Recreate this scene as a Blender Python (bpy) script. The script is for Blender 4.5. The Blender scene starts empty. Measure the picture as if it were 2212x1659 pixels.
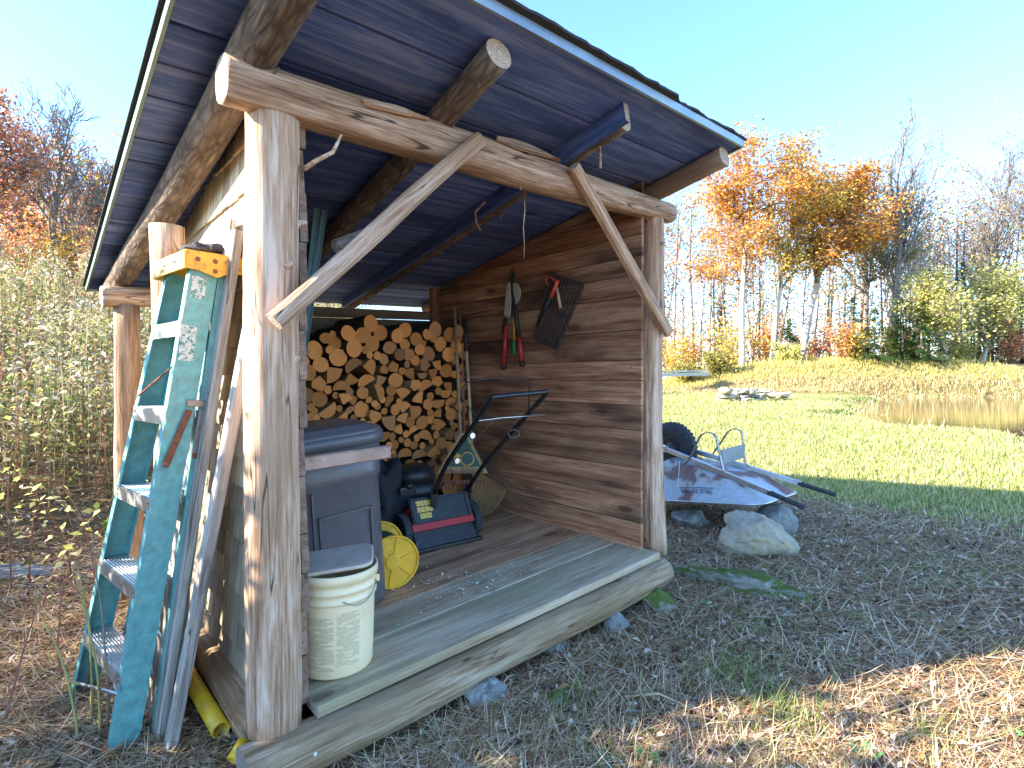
import bpy, bmesh, math, random
import numpy as np
from mathutils import Vector, Matrix, noise
R = random.Random(7)
rng = np.random.default_rng(11)
PI = math.pi
scene = bpy.context.scene
COL = scene.collection

# ------------------------------------------------------------------ camera, sky, sun, exposure
CAMZ = 1.38
cd = bpy.data.cameras.new("camera"); cam = bpy.data.objects.new("camera", cd); COL.objects.link(cam)
cam.location = (0, 0, CAMZ); cam.rotation_euler = (PI/2 - .0142, 0, 0)
cd.sensor_width = 36; cd.lens = 1165/2212*36; cd.clip_start = .05; cd.clip_end = 900
scene.camera = cam
SUN_EL = math.radians(24); SUN_AZ = math.atan2(-.975, -.22)      # direction towards the sun: from +Y clockwise
world = bpy.data.worlds.new("World"); scene.world = world; world.use_nodes = True
wn = world.node_tree; wn.nodes.clear()
sky = wn.nodes.new('ShaderNodeTexSky'); sky.sky_type = 'NISHITA'; sky.sun_disc = False
sky.sun_elevation = SUN_EL; sky.sun_rotation = SUN_AZ % (2*PI); sky.altitude = 300
sky.air_density = 1.0; sky.dust_density = .5; sky.ozone_density = 1.6
bg = wn.nodes.new('ShaderNodeBackground'); bg.inputs[1].default_value = .132
wo = wn.nodes.new('ShaderNodeOutputWorld')
tint = wn.nodes.new('ShaderNodeMix'); tint.data_type = 'RGBA'; tint.blend_type = 'MULTIPLY'; tint.inputs[0].default_value = 1; tint.inputs[7].default_value = (.68, .88, 1.08, 1)
wn.links.new(sky.outputs[0], tint.inputs[6]); wn.links.new(tint.outputs[2], bg.inputs[0]); wn.links.new(bg.outputs[0], wo.inputs[0])
sd = bpy.data.lights.new("sun", 'SUN'); sd.energy = 4.2; sd.angle = math.radians(.6); sd.color = (1, .90, .74)
so = bpy.data.objects.new("sun", sd); COL.objects.link(so)
sdir = Vector((math.sin(SUN_AZ)*math.cos(SUN_EL), math.cos(SUN_AZ)*math.cos(SUN_EL), math.sin(SUN_EL)))
so.rotation_euler = sdir.to_track_quat('Z', 'Y').to_euler(); so.location = (-8, -3, 9)
scene.view_settings.view_transform = 'Standard'; scene.view_settings.look = 'None'
scene.view_settings.exposure = 2.45; scene.view_settings.gamma = 1; scene.view_settings.use_curve_mapping = False
scene.cycles.max_bounces = 7; scene.cycles.diffuse_bounces = 4; scene.cycles.transparent_max_bounces = 6
scene.cycles.caustics_reflective = False; scene.cycles.caustics_refractive = False

# ------------------------------------------------------------------ frames and helpers
F_ = 1165.; TH = .0142
def ray(u, v):
    x = (u-1106)/F_; y = -(v-829.5)/F_
    return Vector((x, math.cos(TH)+y*math.sin(TH), -math.sin(TH)+y*math.cos(TH)))
def at(u, v, Y):
    r = ray(u, v); return Vector((0, 0, CAMZ)) + r*(Y/r.y)
Ax = Vector((-.673, .740, 0)); Bx = Vector((.738, .675, .0434)); Ux = Vector((0, 0, 1)); P0 = Vector((-.766, 1.72, .31))
def S(a, b, h): return P0 + Ax*a + Bx*b + Ux*h
def roofh(a): return 2.086 - .18*a
SM = Matrix(((Ax.x, Bx.x, 0), (Ax.y, Bx.y, 0), (0, Bx.z, 1))); SMi = SM.inverted()
def toS(p): return SMi @ (Vector(p) - P0)
W = {}
def reg(o, M):
    W[o.name] = M.copy(); o.matrix_basis = M
def put(o, parent=None, M=None):
    COL.objects.link(o)
    M = M or Matrix.Identity(4); W[o.name] = M.copy(); o.matrix_basis = M
    if parent is not None:
        o.parent = parent; o.matrix_parent_inverse = W[parent.name].inverted()
    return o
def tag(o, label=None, cat=None, group=None, kind=None):
    if label: o['label'] = label
    if cat: o['category'] = cat
    if group: o['group'] = group
    if kind: o['kind'] = kind
    return o
def thing(name, label, cat, loc, group=None):
    o = bpy.data.objects.new(name, None); o.empty_display_size = .1
    put(o, None, Matrix.Translation(Vector(loc))); return tag(o, label, cat, group)
def mesh(name, V, Fc, mats, mi=None, smooth=False):
    me = bpy.data.meshes.new(name); me.from_pydata([tuple(v) for v in V], [], Fc)
    for m in (mats if isinstance(mats, (list, tuple)) else [mats]): me.materials.append(m)
    if mi is not None: me.polygons.foreach_set('material_index', mi)
    if smooth is True: me.polygons.foreach_set('use_smooth', [True]*len(Fc))
    elif smooth: me.polygons.foreach_set('use_smooth', list(smooth))
    me.update(); return me
def mk(name, V, Fc, mats, parent=None, M=None, mi=None, smooth=False):
    return put(bpy.data.objects.new(name, mesh(name, V, Fc, mats, mi, smooth)), parent, M)
def frame(p0, X, up):
    X = Vector(X).normalized(); Z = Vector(up)
    if abs(Z.normalized().dot(X)) > .995: Z = -Ax
    Z = (Z - X*Z.dot(X)).normalized(); Y = Z.cross(X)
    M = Matrix.Identity(4)
    for i, c in enumerate((X, Y, Z)):
        for j in range(3): M[j][i] = c[j]
    M.translation = Vector(p0); return M
def prism(poly, t0, t1):
    """extrude a polygon (x,y) between z=t0 and z=t1"""
    n = len(poly); V = [(x, y, t0) for x, y in poly] + [(x, y, t1) for x, y in poly]
    Fc = [tuple(range(n))[::-1], tuple(range(n, 2*n))] + [(i, (i+1) % n, n+(i+1) % n, n+i) for i in range(n)]
    return V, Fc
def beamVF(L, w, t, ch=.002, n=2, amp=0, seed=0):
    sec = [(-w/2+ch, -t/2), (w/2-ch, -t/2), (w/2, -t/2+ch), (w/2, t/2-ch), (w/2-ch, t/2), (-w/2+ch, t/2), (-w/2, t/2-ch), (-w/2, -t/2+ch)]
    V = []; Fc = []
    for i in range(n):
        x = L*i/(n-1)
        for k, (y, z) in enumerate(sec):
            d = 0
            if amp: d = amp*noise.noise((x*1.7+seed*7.1, seed*3.3, 0 if y > 0 else 5))
            e = amp*.5*noise.noise((x*3+seed, k*9.1, 2)) if amp else 0
            V.append((x, y+d, z+e))
    for i in range(n-1):
        for k in range(8): Fc.append((i*8+k, i*8+(k+1) % 8, (i+1)*8+(k+1) % 8, (i+1)*8+k))
    Fc = [f[::-1] for f in Fc]
    Fc.append(tuple(range(8))); Fc.append(tuple(range((n-1)*8, n*8))[::-1])
    return V, Fc
def beam(name, p0, p1, w, t, mats, parent=None, up=(0, 0, 1), ch=.002, n=2, amp=0, seed=None, end=None):
    p0 = Vector(p0); p1 = Vector(p1); L = (p1-p0).length
    V, Fc = beamVF(L, w, t, ch, n, amp, R.random()*50 if seed is None else seed)
    mi = None
    if end: mats = [mats, end]; mi = [0]*(len(Fc)-2)+[1, 1]
    return mk(name, V, Fc, mats, parent, frame(p0, p1-p0, up), mi)
def logVF(L, r0, r1, seg=14, rings=10, amp=.06, bend=.02, flat=None, seed=0, sq=0, stubs=(), belly=0):
    V = []; Fc = []; mi = []
    for i in range(rings+1):
        s = i/rings; x = L*s; r = (r0+(r1-r0)*s)*(1+belly*math.sin(PI*s))
        oy = bend*noise.noise((x*.8+seed, seed, 1)); oz = bend*noise.noise((x*.8+seed, seed, 9))
        for k in range(seg):
            an = 2*PI*k/seg
            rr = r*(1+amp*(noise.noise((x*3+seed*3, math.cos(an)*1.3, math.sin(an)*1.3))+.5*noise.noise((x*11, 3*math.cos(an), 3*math.sin(an)+seed))))
            y = rr*math.cos(an); z = rr*math.sin(an)
            if sq:
                m = max(abs(y), abs(z)); f = (sq*rr*.9/m+(1-sq)); y *= f; z *= f
            if flat is not None: z = min(z, flat*r)
            V.append((x, y+oy, z+oz))
    for i in range(rings):
        for k in range(seg):
            Fc.append((i*seg+k, (i+1)*seg+k, (i+1)*seg+(k+1) % seg, i*seg+(k+1) % seg)); mi.append(0)
    Fc.append(tuple(range(seg))); mi.append(1)
    Fc.append(tuple(range(rings*seg, (rings+1)*seg))[::-1]); mi.append(1)
    for (x, an, ln, rr) in stubs:
        b = len(V); base = Vector((x, math.cos(an)*r0*.75, math.sin(an)*r0*.75)); d = Vector((.35, math.cos(an), math.sin(an))).normalized()
        q = d.orthogonal().normalized(); q2 = d.cross(q)
        for j, (t, k2) in enumerate(((0, 1.5), (.5, .95), (1, .55))):
            for k in range(6):
                an2 = k*PI/3; V.append(base + d*(r0*.2+ln*t) + (q*math.cos(an2)+q2*math.sin(an2))*rr*k2 + Vector((0, 0, R.uniform(-.2, .2)*rr)))
        for j in range(2):
            for k in range(6): Fc.append((b+j*6+k, b+j*6+(k+1) % 6, b+j*6+6+(k+1) % 6, b+j*6+6+k)); mi.append(0)
        Fc.append(tuple(range(b+12, b+18))); mi.append(0)
    return V, Fc, mi
def log(name, p0, p1, r0, r1, mats, parent=None, up=(0, 0, 1), **k):
    p0 = Vector(p0); p1 = Vector(p1)
    V, Fc, mi = logVF((p1-p0).length, r0, r1, seed=R.random()*40, **k)
    return mk(name, V, Fc, mats, parent, frame(p0, p1-p0, up), mi, smooth=[m == 0 for m in mi])
def tubeVF(pts, r, seg=8, cap=True):
    pts = [Vector(p) for p in pts]; n = len(pts); rs = r if isinstance(r, (list, tuple)) else [r]*n
    V = []; Fc = []; d = (pts[1]-pts[0]).normalized(); q = d.orthogonal().normalized()
    for i in range(n):
        d = ((pts[min(i+1, n-1)]-pts[max(i-1, 0)])).normalized(); q = (q-d*q.dot(d)).normalized(); q2 = d.cross(q)
        for k in range(seg):
            an = 2*PI*k/seg; V.append(pts[i]+(q*math.cos(an)+q2*math.sin(an))*rs[i])
    for i in range(n-1):
        for k in range(seg): Fc.append((i*seg+k, i*seg+(k+1) % seg, (i+1)*seg+(k+1) % seg, (i+1)*seg+k))
    if cap: Fc.append(tuple(range(seg))[::-1]); Fc.append(tuple(range((n-1)*seg, n*seg)))
    return V, Fc
def round_path(pts, rad, n=5):
    pts = [Vector(p) for p in pts]; out = [pts[0]]
    for i in range(1, len(pts)-1):
        a, b, c = pts[i-1], pts[i], pts[i+1]; u = (a-b); w = (c-b); d = min(rad, u.length*.45, w.length*.45)
        A = b+u.normalized()*d; Cc = b+w.normalized()*d
        for k in range(n+1):
            t = k/n; out.append(A*(1-t)**2+b*2*t*(1-t)+Cc*t*t)
    return out+[pts[-1]]
def tube(name, pts, r, mat, parent=None, seg=8, rad=0):
    if rad: pts = round_path(pts, rad)
    V, Fc = tubeVF(pts, r, seg); return mk(name, V, Fc, mat, parent, None, None, smooth=[len(f) == 4 for f in Fc] if seg > 4 else False)
def merge(*vfs):
    V = []; Fc = []
    for v, f in vfs:
        b = len(V); V += [tuple(x) for x in v]; Fc += [tuple(i+b for i in q) for q in f]
    return V, Fc
def latheVF(prof, seg=40, closed=False):
    V = []; Fc = []
    for (r, z) in prof:
        for k in range(seg): an = 2*PI*k/seg; V.append((r*math.cos(an), r*math.sin(an), z))
    n = len(prof)
    for i in range(n-1):
        for k in range(seg): Fc.append((i*seg+k, i*seg+(k+1) % seg, (i+1)*seg+(k+1) % seg, (i+1)*seg+k))
    if closed: Fc.append(tuple(range(seg))[::-1]); Fc.append(tuple(range((n-1)*seg, n*seg)))
    return V, Fc
def boxVF(x0, x1, y0, y1, z0, z1, ch=0):
    if ch:
        V = []; xs = (x0, x1); ys = (y0, y1); zs = (z0, z1)
        bm = bmesh.new(); bmesh.ops.create_cube(bm, size=1)
        for v in bm.verts: v.co = Vector(((x0+x1)/2+v.co.x*(x1-x0), (y0+y1)/2+v.co.y*(y1-y0), (z0+z1)/2+v.co.z*(z1-z0)))
        bmesh.ops.bevel(bm, geom=bm.edges[:], offset=ch, segments=2, affect='EDGES', profile=.6)
        V = [tuple(v.co) for v in bm.verts]; bm.verts.index_update(); Fc = [tuple(v.index for v in f.verts) for f in bm.faces]; bm.free(); return V, Fc
    V = [(x, y, z) for z in (z0, z1) for y in (y0, y1) for x in (x0, x1)]
    return V, [(0, 2, 3, 1), (4, 5, 7, 6), (0, 1, 5, 4), (2, 6, 7, 3), (0, 4, 6, 2), (1, 3, 7, 5)]
def fastmesh(name, V, Fq, mats, cols=None, mi=None, parent=None, kind=None, M=None):
    """V (n,3) array, Fq (m,k) array of equal-size faces"""
    me = bpy.data.meshes.new(name); V = np.asarray(V, dtype=np.float32); Fq = np.asarray(Fq, dtype=np.int32); m, k = Fq.shape
    me.vertices.add(len(V)); me.vertices.foreach_set('co', V.ravel())
    me.loops.add(m*k); me.loops.foreach_set('vertex_index', Fq.ravel())
    me.polygons.add(m); me.polygons.foreach_set('loop_start', np.arange(0, m*k, k, dtype=np.int32))
    me.polygons.foreach_set('loop_total', np.full(m, k, dtype=np.int32))
    for q in (mats if isinstance(mats, (list, tuple)) else [mats]): me.materials.append(q)
    if mi is not None: me.polygons.foreach_set('material_index', np.asarray(mi, dtype=np.int32))
    if cols is not None:
        at_ = me.color_attributes.new('Col', 'FLOAT_COLOR', 'POINT')
        c = np.ones((len(V), 4), np.float32); c[:, :3] = cols; at_.data.foreach_set('color', c.ravel())
    me.update(calc_edges=True); me.validate()
    o = put(bpy.data.objects.new(name, me), parent, M)
    if kind: o['kind'] = kind
    return o
def ribbons(P, az, tilt, L, wd, curve, col, segs=3, tipdark=.0):
    """curved tapering blades; tilt 0 = upright, 90 = lying. returns V, F, C"""
    n = len(P); V = np.zeros((n, segs+1, 2, 3)); hd = np.stack([np.cos(az), np.sin(az), 0*az], 1); sd_ = np.stack([-np.sin(az), np.cos(az), 0*az], 1)
    pos = P.astype(float).copy(); st = L/segs
    for i in range(segs+1):
        t = i/segs; a = tilt+curve*(t)
        w = wd*(1-.85*t**1.5)
        V[:, i, 0] = pos-sd_*w[:, None]/2; V[:, i, 1] = pos+sd_*w[:, None]/2
        pos = pos+hd*(np.sin(a)*st)[:, None]; pos[:, 2] += np.cos(a)*st
    F = []
    b = np.arange(n)[:, None]*(segs+1)*2
    for i in range(segs): F.append(b+np.array([[2*i, 2*i+1, 2*i+3, 2*i+2]]))
    F = np.stack(F, 1).reshape(-1, 4)
    C = np.repeat(col[:, None, :], (segs+1)*2, 1).reshape(-1, 3)
    return V.reshape(-1, 3), F, C
def leaves(P, size, col, asp=.5, updown=.6, fold=.12):
    n = len(P); N = rng.normal(size=(n, 3)); N[:, 2] = np.abs(N[:, 2])+updown; N /= np.linalg.norm(N, axis=1)[:, None]
    T = rng.normal(size=(n, 3)); T -= N*(T*N).sum(1)[:, None]; T /= np.linalg.norm(T, axis=1)[:, None]; Bn = np.cross(N, T)
    s = size[:, None]
    V = np.stack([P-T*s*.5, P+Bn*s*asp*.5+N*s*fold-T*s*.05, P+T*s*.5, P-Bn*s*asp*.5+N*s*fold-T*s*.05], 1)
    F = np.arange(n*4).reshape(n, 4); C = np.repeat(col[:, None, :], 4, 1).reshape(-1, 3)
    return V.reshape(-1, 3), F, C
def cat3(*parts):
    Vs = []; Fs = []; Cs = []; b = 0
    for v, f, c in parts: Vs.append(v); Fs.append(f+b); Cs.append(c); b += len(v)
    return np.concatenate(Vs), np.concatenate(Fs), np.concatenate(Cs)
def pick(cols, n, var=.15):
    c = np.array(cols)[rng.integers(0, len(cols), n)]; return np.clip(c*(1+rng.normal(0, var, (n, 1)))+rng.normal(0, .008, (n, 3)), .004, 1)

# ------------------------------------------------------------------ materials
def newmat(name):
    m = bpy.data.materials.new(name); m.use_nodes = True; nt = m.node_tree; nt.nodes.clear()
    out = nt.nodes.new('ShaderNodeOutputMaterial'); p = nt.nodes.new('ShaderNodeBsdfPrincipled'); nt.links.new(p.outputs[0], out.inputs[0])
    return m, nt, p, out
class NB:
    def __init__(s, nt): s.nt = nt
    def n(s, t, **k):
        x = s.nt.nodes.new('ShaderNode'+t)
        for a, v in k.items(): setattr(x, a, v)
        return x
    def link(s, a, b): s.nt.links.new(a, b)
    def inp(s, node, i, v):
        if hasattr(v, 'is_output'): s.link(v, node.inputs[i])
        else: node.inputs[i].default_value = v
    def coord(s, scale=(1, 1, 1), rand=True, which='Object', off=(0, 0, 0)):
        tc = s.n('TexCoord'); m = s.n('Mapping'); s.link(tc.outputs[which], m.inputs[0]); m.inputs['Scale'].default_value = scale; m.inputs['Location'].default_value = off
        if not rand: return m.outputs[0]
        oi = s.n('ObjectInfo'); mu = s.n('Math', operation='MULTIPLY'); s.link(oi.outputs['Random'], mu.inputs[0]); mu.inputs[1].default_value = 61.7
        ad = s.n('VectorMath', operation='ADD'); s.link(m.outputs[0], ad.inputs[0]); s.link(mu.outputs[0], ad.inputs[1]); return ad.outputs[0]
    def noise(s, vec, sc=1, det=5, ro=.6, dist=0):
        x = s.n('TexNoise'); s.link(vec, x.inputs['Vector']); x.inputs['Scale'].default_value = sc; x.inputs['Detail'].default_value = det
        x.inputs['Roughness'].default_value = ro; x.inputs['Distortion'].default_value = dist; return x.outputs[0]
    def ramp(s, f, stops, interp='LINEAR'):
        x = s.n('ValToRGB'); s.link(f, x.inputs[0]); cr = x.color_ramp; cr.interpolation = interp
        while len(cr.elements) < len(stops): cr.elements.new(.5)
        for e, (p, c) in zip(cr.elements, stops):
            e.position = p; e.color = (c, c, c, 1) if isinstance(c, (int, float)) else (*c, 1)
        return x.outputs[0]
    def mix(s, f, a, b, mode='MIX'):
        x = s.n('Mix', data_type='RGBA', blend_type=mode); s.inp(x, 0, f)
        for i, v in ((6, a), (7, b)):
            if hasattr(v, 'is_output'): s.link(v, x.inputs[i])
            else: x.inputs[i].default_value = (*v, 1) if len(v) == 3 else v
        return x.outputs[2]
    def math(s, op, a, b=0.):
        x = s.n('Math', operation=op); s.inp(x, 0, a); s.inp(x, 1, b); return x.outputs[0]
    def bump(s, p, h, st=.3, d=.01):
        x = s.n('Bump'); s.link(h, x.inputs['Height']); x.inputs['Strength'].default_value = st; x.inputs['Distance'].default_value = d; s.link(x.outputs[0], p.inputs['Normal'])
def wood(name, dark, mid, light, gs=1., stain=(.06, .04, .03), stain_amt=.5, rough=.85, knots=True, green=None, crack=.5, bump=.4):
    m, nt, p, o = newmat(name); b = NB(nt)
    g1 = b.noise(b.coord((1.3*gs, 26*gs, 26*gs)), 1, 7, .72, .7)
    g2 = b.noise(b.coord((5*gs, 150*gs, 150*gs)), 1, 3, .65)
    big = b.noise(b.coord((.9, 3.2, 3.2)), 1, 3, .55)
    g3 = b.noise(b.coord((5*gs, 38*gs, 38*gs), off=(9, 2, 4)), 1, 4, .65, .8)
    f = b.math('ADD', b.math('ADD', b.math('MULTIPLY', g1, .5), b.math('MULTIPLY', g2, .25)), b.math('MULTIPLY', g3, .25))
    c = b.ramp(f, [(.38, dark), (.485, mid), (.58, light)])
    oi = b.n('ObjectInfo'); br = b.n('MapRange'); b.link(oi.outputs['Random'], br.inputs[0]); br.inputs[3].default_value = .72; br.inputs[4].default_value = 1.25
    c = b.mix(1., c, br.outputs[0], 'MULTIPLY')
    c = b.mix(b.math('MULTIPLY', b.ramp(big, [(.5, 0.), (.68, 1.)]), stain_amt), c, stain)
    if green: c = b.mix(b.ramp(b.noise(b.coord((1.3, 4, 4), off=(7, 7, 7)), 1, 4), [(.42, 0.), (.68, .75)]), c, green)
    if crack:
        ck = b.noise(b.coord((.8, 17, 17), off=(3, 1, 5)), 1, 2, .5, .4)
        cm = b.ramp(b.noise(b.coord((1.1, 9, 9), off=(8, 8, 2)), 1, 2), [(.45, 0.), (.55, 1.)])
        cr = b.math('MULTIPLY', cm, b.ramp(ck, [(.490, 0.), (.497, 1.), (.503, 1.), (.510, 0.)])); c = b.mix(b.math('MULTIPLY', cr, crack), c, (.025, .018, .012))
    if knots:
        vo = b.n('TexVoronoi'); b.link(b.coord((1.9, 5.2, 5.2), off=(2, 3, 1)), vo.inputs['Vector']); vo.inputs['Scale'].default_value = 1
        kn = b.ramp(vo.outputs['Distance'], [(.0, 1.), (.09, .9), (.13, .15), (.17, .4), (.2, 0.)]); c = b.mix(b.math('MULTIPLY', kn, .75), c, tuple(x*.35 for x in dark))
    b.link(c, p.inputs['Base Color']); p.inputs['Roughness'].default_value = rough; p.inputs['Specular IOR Level'].default_value = .25
    b.bump(p, f, bump, .006); return m
def simple(name, col, rough=.5, metal=0, var=.15, sc=6, dirt=None, dirt_amt=.4, bump=0, spec=.5):
    m, nt, p, o = newmat(name); b = NB(nt)
    nz = b.noise(b.coord((sc, sc, sc)), 1, 6, .65)
    c = b.ramp(nz, [(.3, tuple(x*(1-var) for x in col)), (.7, tuple(min(1, x*(1+var)) for x in col))])
    if dirt: c = b.mix(b.math('MULTIPLY', b.ramp(b.noise(b.coord((sc*1.9, sc*1.9, sc*1.9), off=(4, 4, 4)), 1, 8, .7), [(.5, 0.), (.66, 1.)]), dirt_amt), c, dirt)
    b.link(c, p.inputs['Base Color']); p.inputs['Roughness'].default_value = rough; p.inputs['Metallic'].default_value = metal; p.inputs['Specular IOR Level'].default_value = spec
    rr = b.ramp(nz, [(.3, max(0, rough-.12)), (.7, min(1, rough+.12))]); b.link(rr, p.inputs['Roughness'])
    if bump: b.bump(p, nz, bump, .004)
    return m
def vcol(name, rough=.8, transl=.35):
    m, nt, p, o = newmat(name); b = NB(nt); a = b.n('Attribute', attribute_name='Col')
    b.link(a.outputs['Color'], p.inputs['Base Color']); p.inputs['Roughness'].default_value = rough; p.inputs['Specular IOR Level'].default_value = .2
    if transl:
        t = b.n('BsdfTranslucent'); b.link(a.outputs['Color'], t.inputs[0]); mx = b.n('MixShader'); mx.inputs[0].default_value = transl
        b.link(p.outputs[0], mx.inputs[1]); b.link(t.outputs[0], mx.inputs[2]); b.link(mx.outputs[0], o.inputs[0])
    return m
def endgrain(name, c0, c1, rs=60, bark=None, spoke=True):
    m, nt, p, o = newmat(name); b = NB(nt)
    tc = b.n('TexCoord'); sx = b.n('SeparateXYZ'); b.link(tc.outputs['Object'], sx.inputs[0])
    nz = b.noise(b.coord((3, 9, 9)), 1, 4, .6)
    r = b.math('SQRT', b.math('ADD', b.math('POWER', sx.outputs[1], 2.), b.math('POWER', sx.outputs[2], 2.)))
    ring = b.math('SINE', b.math('MULTIPLY', b.math('ADD', r, b.math('MULTIPLY', nz, .12)), rs*2*PI))
    c = b.ramp(b.math('ADD', b.math('MULTIPLY', ring, .22), b.math('MULTIPLY', b.noise(b.coord((5, 14, 14), off=(5, 5, 5)), 1, 6, .7), 1.)), [(.25, c0), (.75, c1)])
    oi = b.n('ObjectInfo'); br = b.n('MapRange'); b.link(oi.outputs['Random'], br.inputs[0]); br.inputs[3].default_value = .6; br.inputs[4].default_value = 1.2
    c = b.mix(1., c, br.outputs[0], 'MULTIPLY')
    b.link(c, p.inputs['Base Color']); p.inputs['Roughness'].default_value = .9; p.inputs['Specular IOR Level'].default_value = .15
    b.bump(p, b.noise(b.coord((9, 160, 160)), 1, 3), .4, .003); return m

M_peel = wood('weathered_peeled_log', (.17, .085, .045), (.47, .29, .185), (.72, .53, .40), .9, stain=(.27, .15, .07), stain_amt=.6, crack=.9, bump=.7)
M_silllog = wood('mossy_sill_log', (.14, .075, .038), (.38, .24, .135), (.66, .51, .36), 1.0, stain=(.18, .072, .026), stain_amt=.8, green=(.34, .26, .15), crack=.9, bump=.8)
M_endw = endgrain('weathered_end_grain', (.30, .25, .2), (.58, .5, .42), 70)
M_bark = None
def bark(name, dark, light, sc=1.):
    m, nt, p, o = newmat(name); b = NB(nt)
    v = b.n('TexVoronoi', feature='DISTANCE_TO_EDGE'); cc = b.coord((9*sc, 42*sc, 42*sc)); w = b.noise(cc, .6, 3); mv = b.n('VectorMath', operation='ADD')
    b.link(cc, mv.inputs[0]); b.link(w, mv.inputs[1]); b.link(mv.outputs[0], v.inputs['Vector']); v.inputs['Scale'].default_value = 1
    n1 = b.noise(b.coord((5*sc, 14*sc, 14*sc)), 1, 6, .7)
    f = b.math('ADD', b.math('MULTIPLY', v.outputs['Distance'], .7), b.math('MULTIPLY', n1, .8))
    c = b.ramp(f, [(.3, dark), (.75, light)]); b.link(c, p.inputs['Base Color']); p.inputs['Roughness'].default_value = .95; p.inputs['Specular IOR Level'].default_value = .1
    b.bump(p, f, .8, .012); return m
M_bark = bark('rafter_bark', (.07, .05, .04), (.27, .21, .17))
M_barkend = endgrain('rafter_end_grain', (.34, .24, .17), (.55, .42, .32), 90)
M_fbark = bark('firewood_bark', (.035, .028, .022), (.17, .13, .10), 1.4)
M_fend = endgrain('firewood_sawn_end', (.56, .17, .04), (.95, .41, .13), 75)
M_fsplit = wood('firewood_split_face', (.26, .13, .05), (.46, .26, .11), (.62, .38, .18), 1.5, knots=False, stain_amt=.2, crack=.3)
M_fend_old = endgrain('firewood_aged_end', (.36, .14, .055), (.66, .31, .13), 75)
M_roofb = wood('dark_roof_board', (.04, .075, .21), (.085, .14, .36), (.19, .235, .43), .6, stain=(.035, .06, .18), stain_amt=.8, crack=.2, bump=.25)  # blue veil of lens flare painted into the board colour
M_wallb = wood('brown_wall_board', (.15, .056, .030), (.36, .165, .090), (.55, .30, .175), .6, stain=(.05, .03, .022), stain_amt=.9, crack=.15, bump=.25)
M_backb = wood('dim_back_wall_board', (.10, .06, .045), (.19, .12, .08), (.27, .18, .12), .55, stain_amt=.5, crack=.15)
M_deck = wood('grey_green_deck_board', (.26, .165, .09), (.47, .345, .225), (.64, .52, .37), .8, stain=(.20, .125, .07), stain_amt=.5, green=(.34, .31, .17), crack=.35, bump=.5, rough=.75)
M_deckin = wood('brown_deck_board', (.22, .105, .052), (.47, .26, .145), (.62, .40, .25), .8, stain=(.10, .06, .035), stain_amt=.7, crack=.2, rough=.6)
M_shing = wood('cedar_shingle', (.30, .24, .16), (.46, .38, .27), (.62, .53, .39), 1.2, stain=(.22, .15, .09), stain_amt=.5, crack=.6, knots=False)
M_greyp = wood('grey_plank', (.20, .17, .15), (.38, .34, .3), (.55, .51, .45), .9, stain=(.2, .14, .09), stain_amt=.5, crack=.8)
M_metalroof = simple('drip_edge_metal', (.30, .34, .36), .4, .6, .2, 5)
M_greenmetal = simple('green_roof_metal', (.16, .24, .22), .45, .3, .2, 5)
M_felt = simple('black_roof_shingle', (.035, .035, .038), .95, 0, .4, 60, bump=.8)
M_green = simple('green_fibreglass', (.15, .42, .42), .55, 0, .3, 26, dirt=(.34, .36, .30), dirt_amt=.5, bump=.1)
M_alu = simple('ladder_aluminium', (.62, .64, .66), .38, .85, .12, 14, dirt=(.25, .22, .18), dirt_amt=.3)
M_alub = simple('bright_aluminium', (.7, .71, .72), .3, .9, .12, 14)
M_yel = simple('yellow_ladder_cap', (.80, .42, .05), .5, 0, .15, 18, dirt=(.16, .10, .05), dirt_amt=.7)
M_rust = simple('rusty_steel', (.22, .075, .04), .8, .2, .4, 30, dirt=(.3, .25, .2), dirt_amt=.4, bump=.3)
M_grst = simple('grey_steel', (.3, .28, .27), .5, .7, .2, 20, dirt=(.2, .09, .05), dirt_amt=.5)
M_black = simple('black_plastic', (.018, .019, .022), .45, 0, .2, 12, dirt=(.12, .10, .08), dirt_amt=.25)
M_blackp = simple('black_painted_tube', (.015, .016, .02), .28, 0, .2, 12)
M_bin = simple('slate_bin_plastic', (.12, .105, .112), .36, 0, .1, 5, dirt=(.2, .2, .2), dirt_amt=.12)
M_red = simple('red_paint', (.50, .035, .035), .4, 0, .2, 14, dirt=(.12, .04, .03), dirt_amt=.4)
M_orange = simple('orange_red_grip', (.75, .09, .05), .4, 0, .15, 12)
M_rubber = simple('tyre_rubber', (.03, .035, .042), .8, 0, .3, 20, dirt=(.14, .13, .12), dirt_amt=.4)
M_spool = simple('yellow_spool_plastic', (.82, .44, .03), .5, 0, .12, 10, dirt=(.30, .18, .05), dirt_amt=.5)
M_ypipe = simple('yellow_pipe', (.85, .52, .03), .4, 0, .12, 8, dirt=(.3, .22, .08), dirt_amt=.4)
M_lid = simple('grey_lid_plastic', (.56, .46, .36), .85, 0, .12, 9, dirt=(.18, .16, .14), dirt_amt=.3)
M_cream = simple('cream_canvas', (.50, .46, .36), .95, 0, .15, 16, dirt=(.2, .16, .10), dirt_amt=.4, bump=.4)
M_copper = simple('pink_brown_wrap', (.42, .26, .20), .5, .1, .3, 9, dirt=(.15, .07, .05), dirt_amt=.6, bump=.3)
M_iron = simple('dark_iron_grate', (.11, .09, .09), .6, .6, .3, 30, dirt=(.12, .05, .04), dirt_amt=.5)
M_polew = wood('pale_tool_handle', (.36, .24, .13), (.52, .38, .22), (.62, .47, .3), 1.5, knots=False, stain_amt=.3, crack=.1, rough=.5)
M_poleo = simple('copper_red_handle', (.42, .15, .08), .45, 0, .2, 12)
M_tine = simple('bamboo_tine', (.50, .31, .12), .6, 0, .2, 20)
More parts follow.
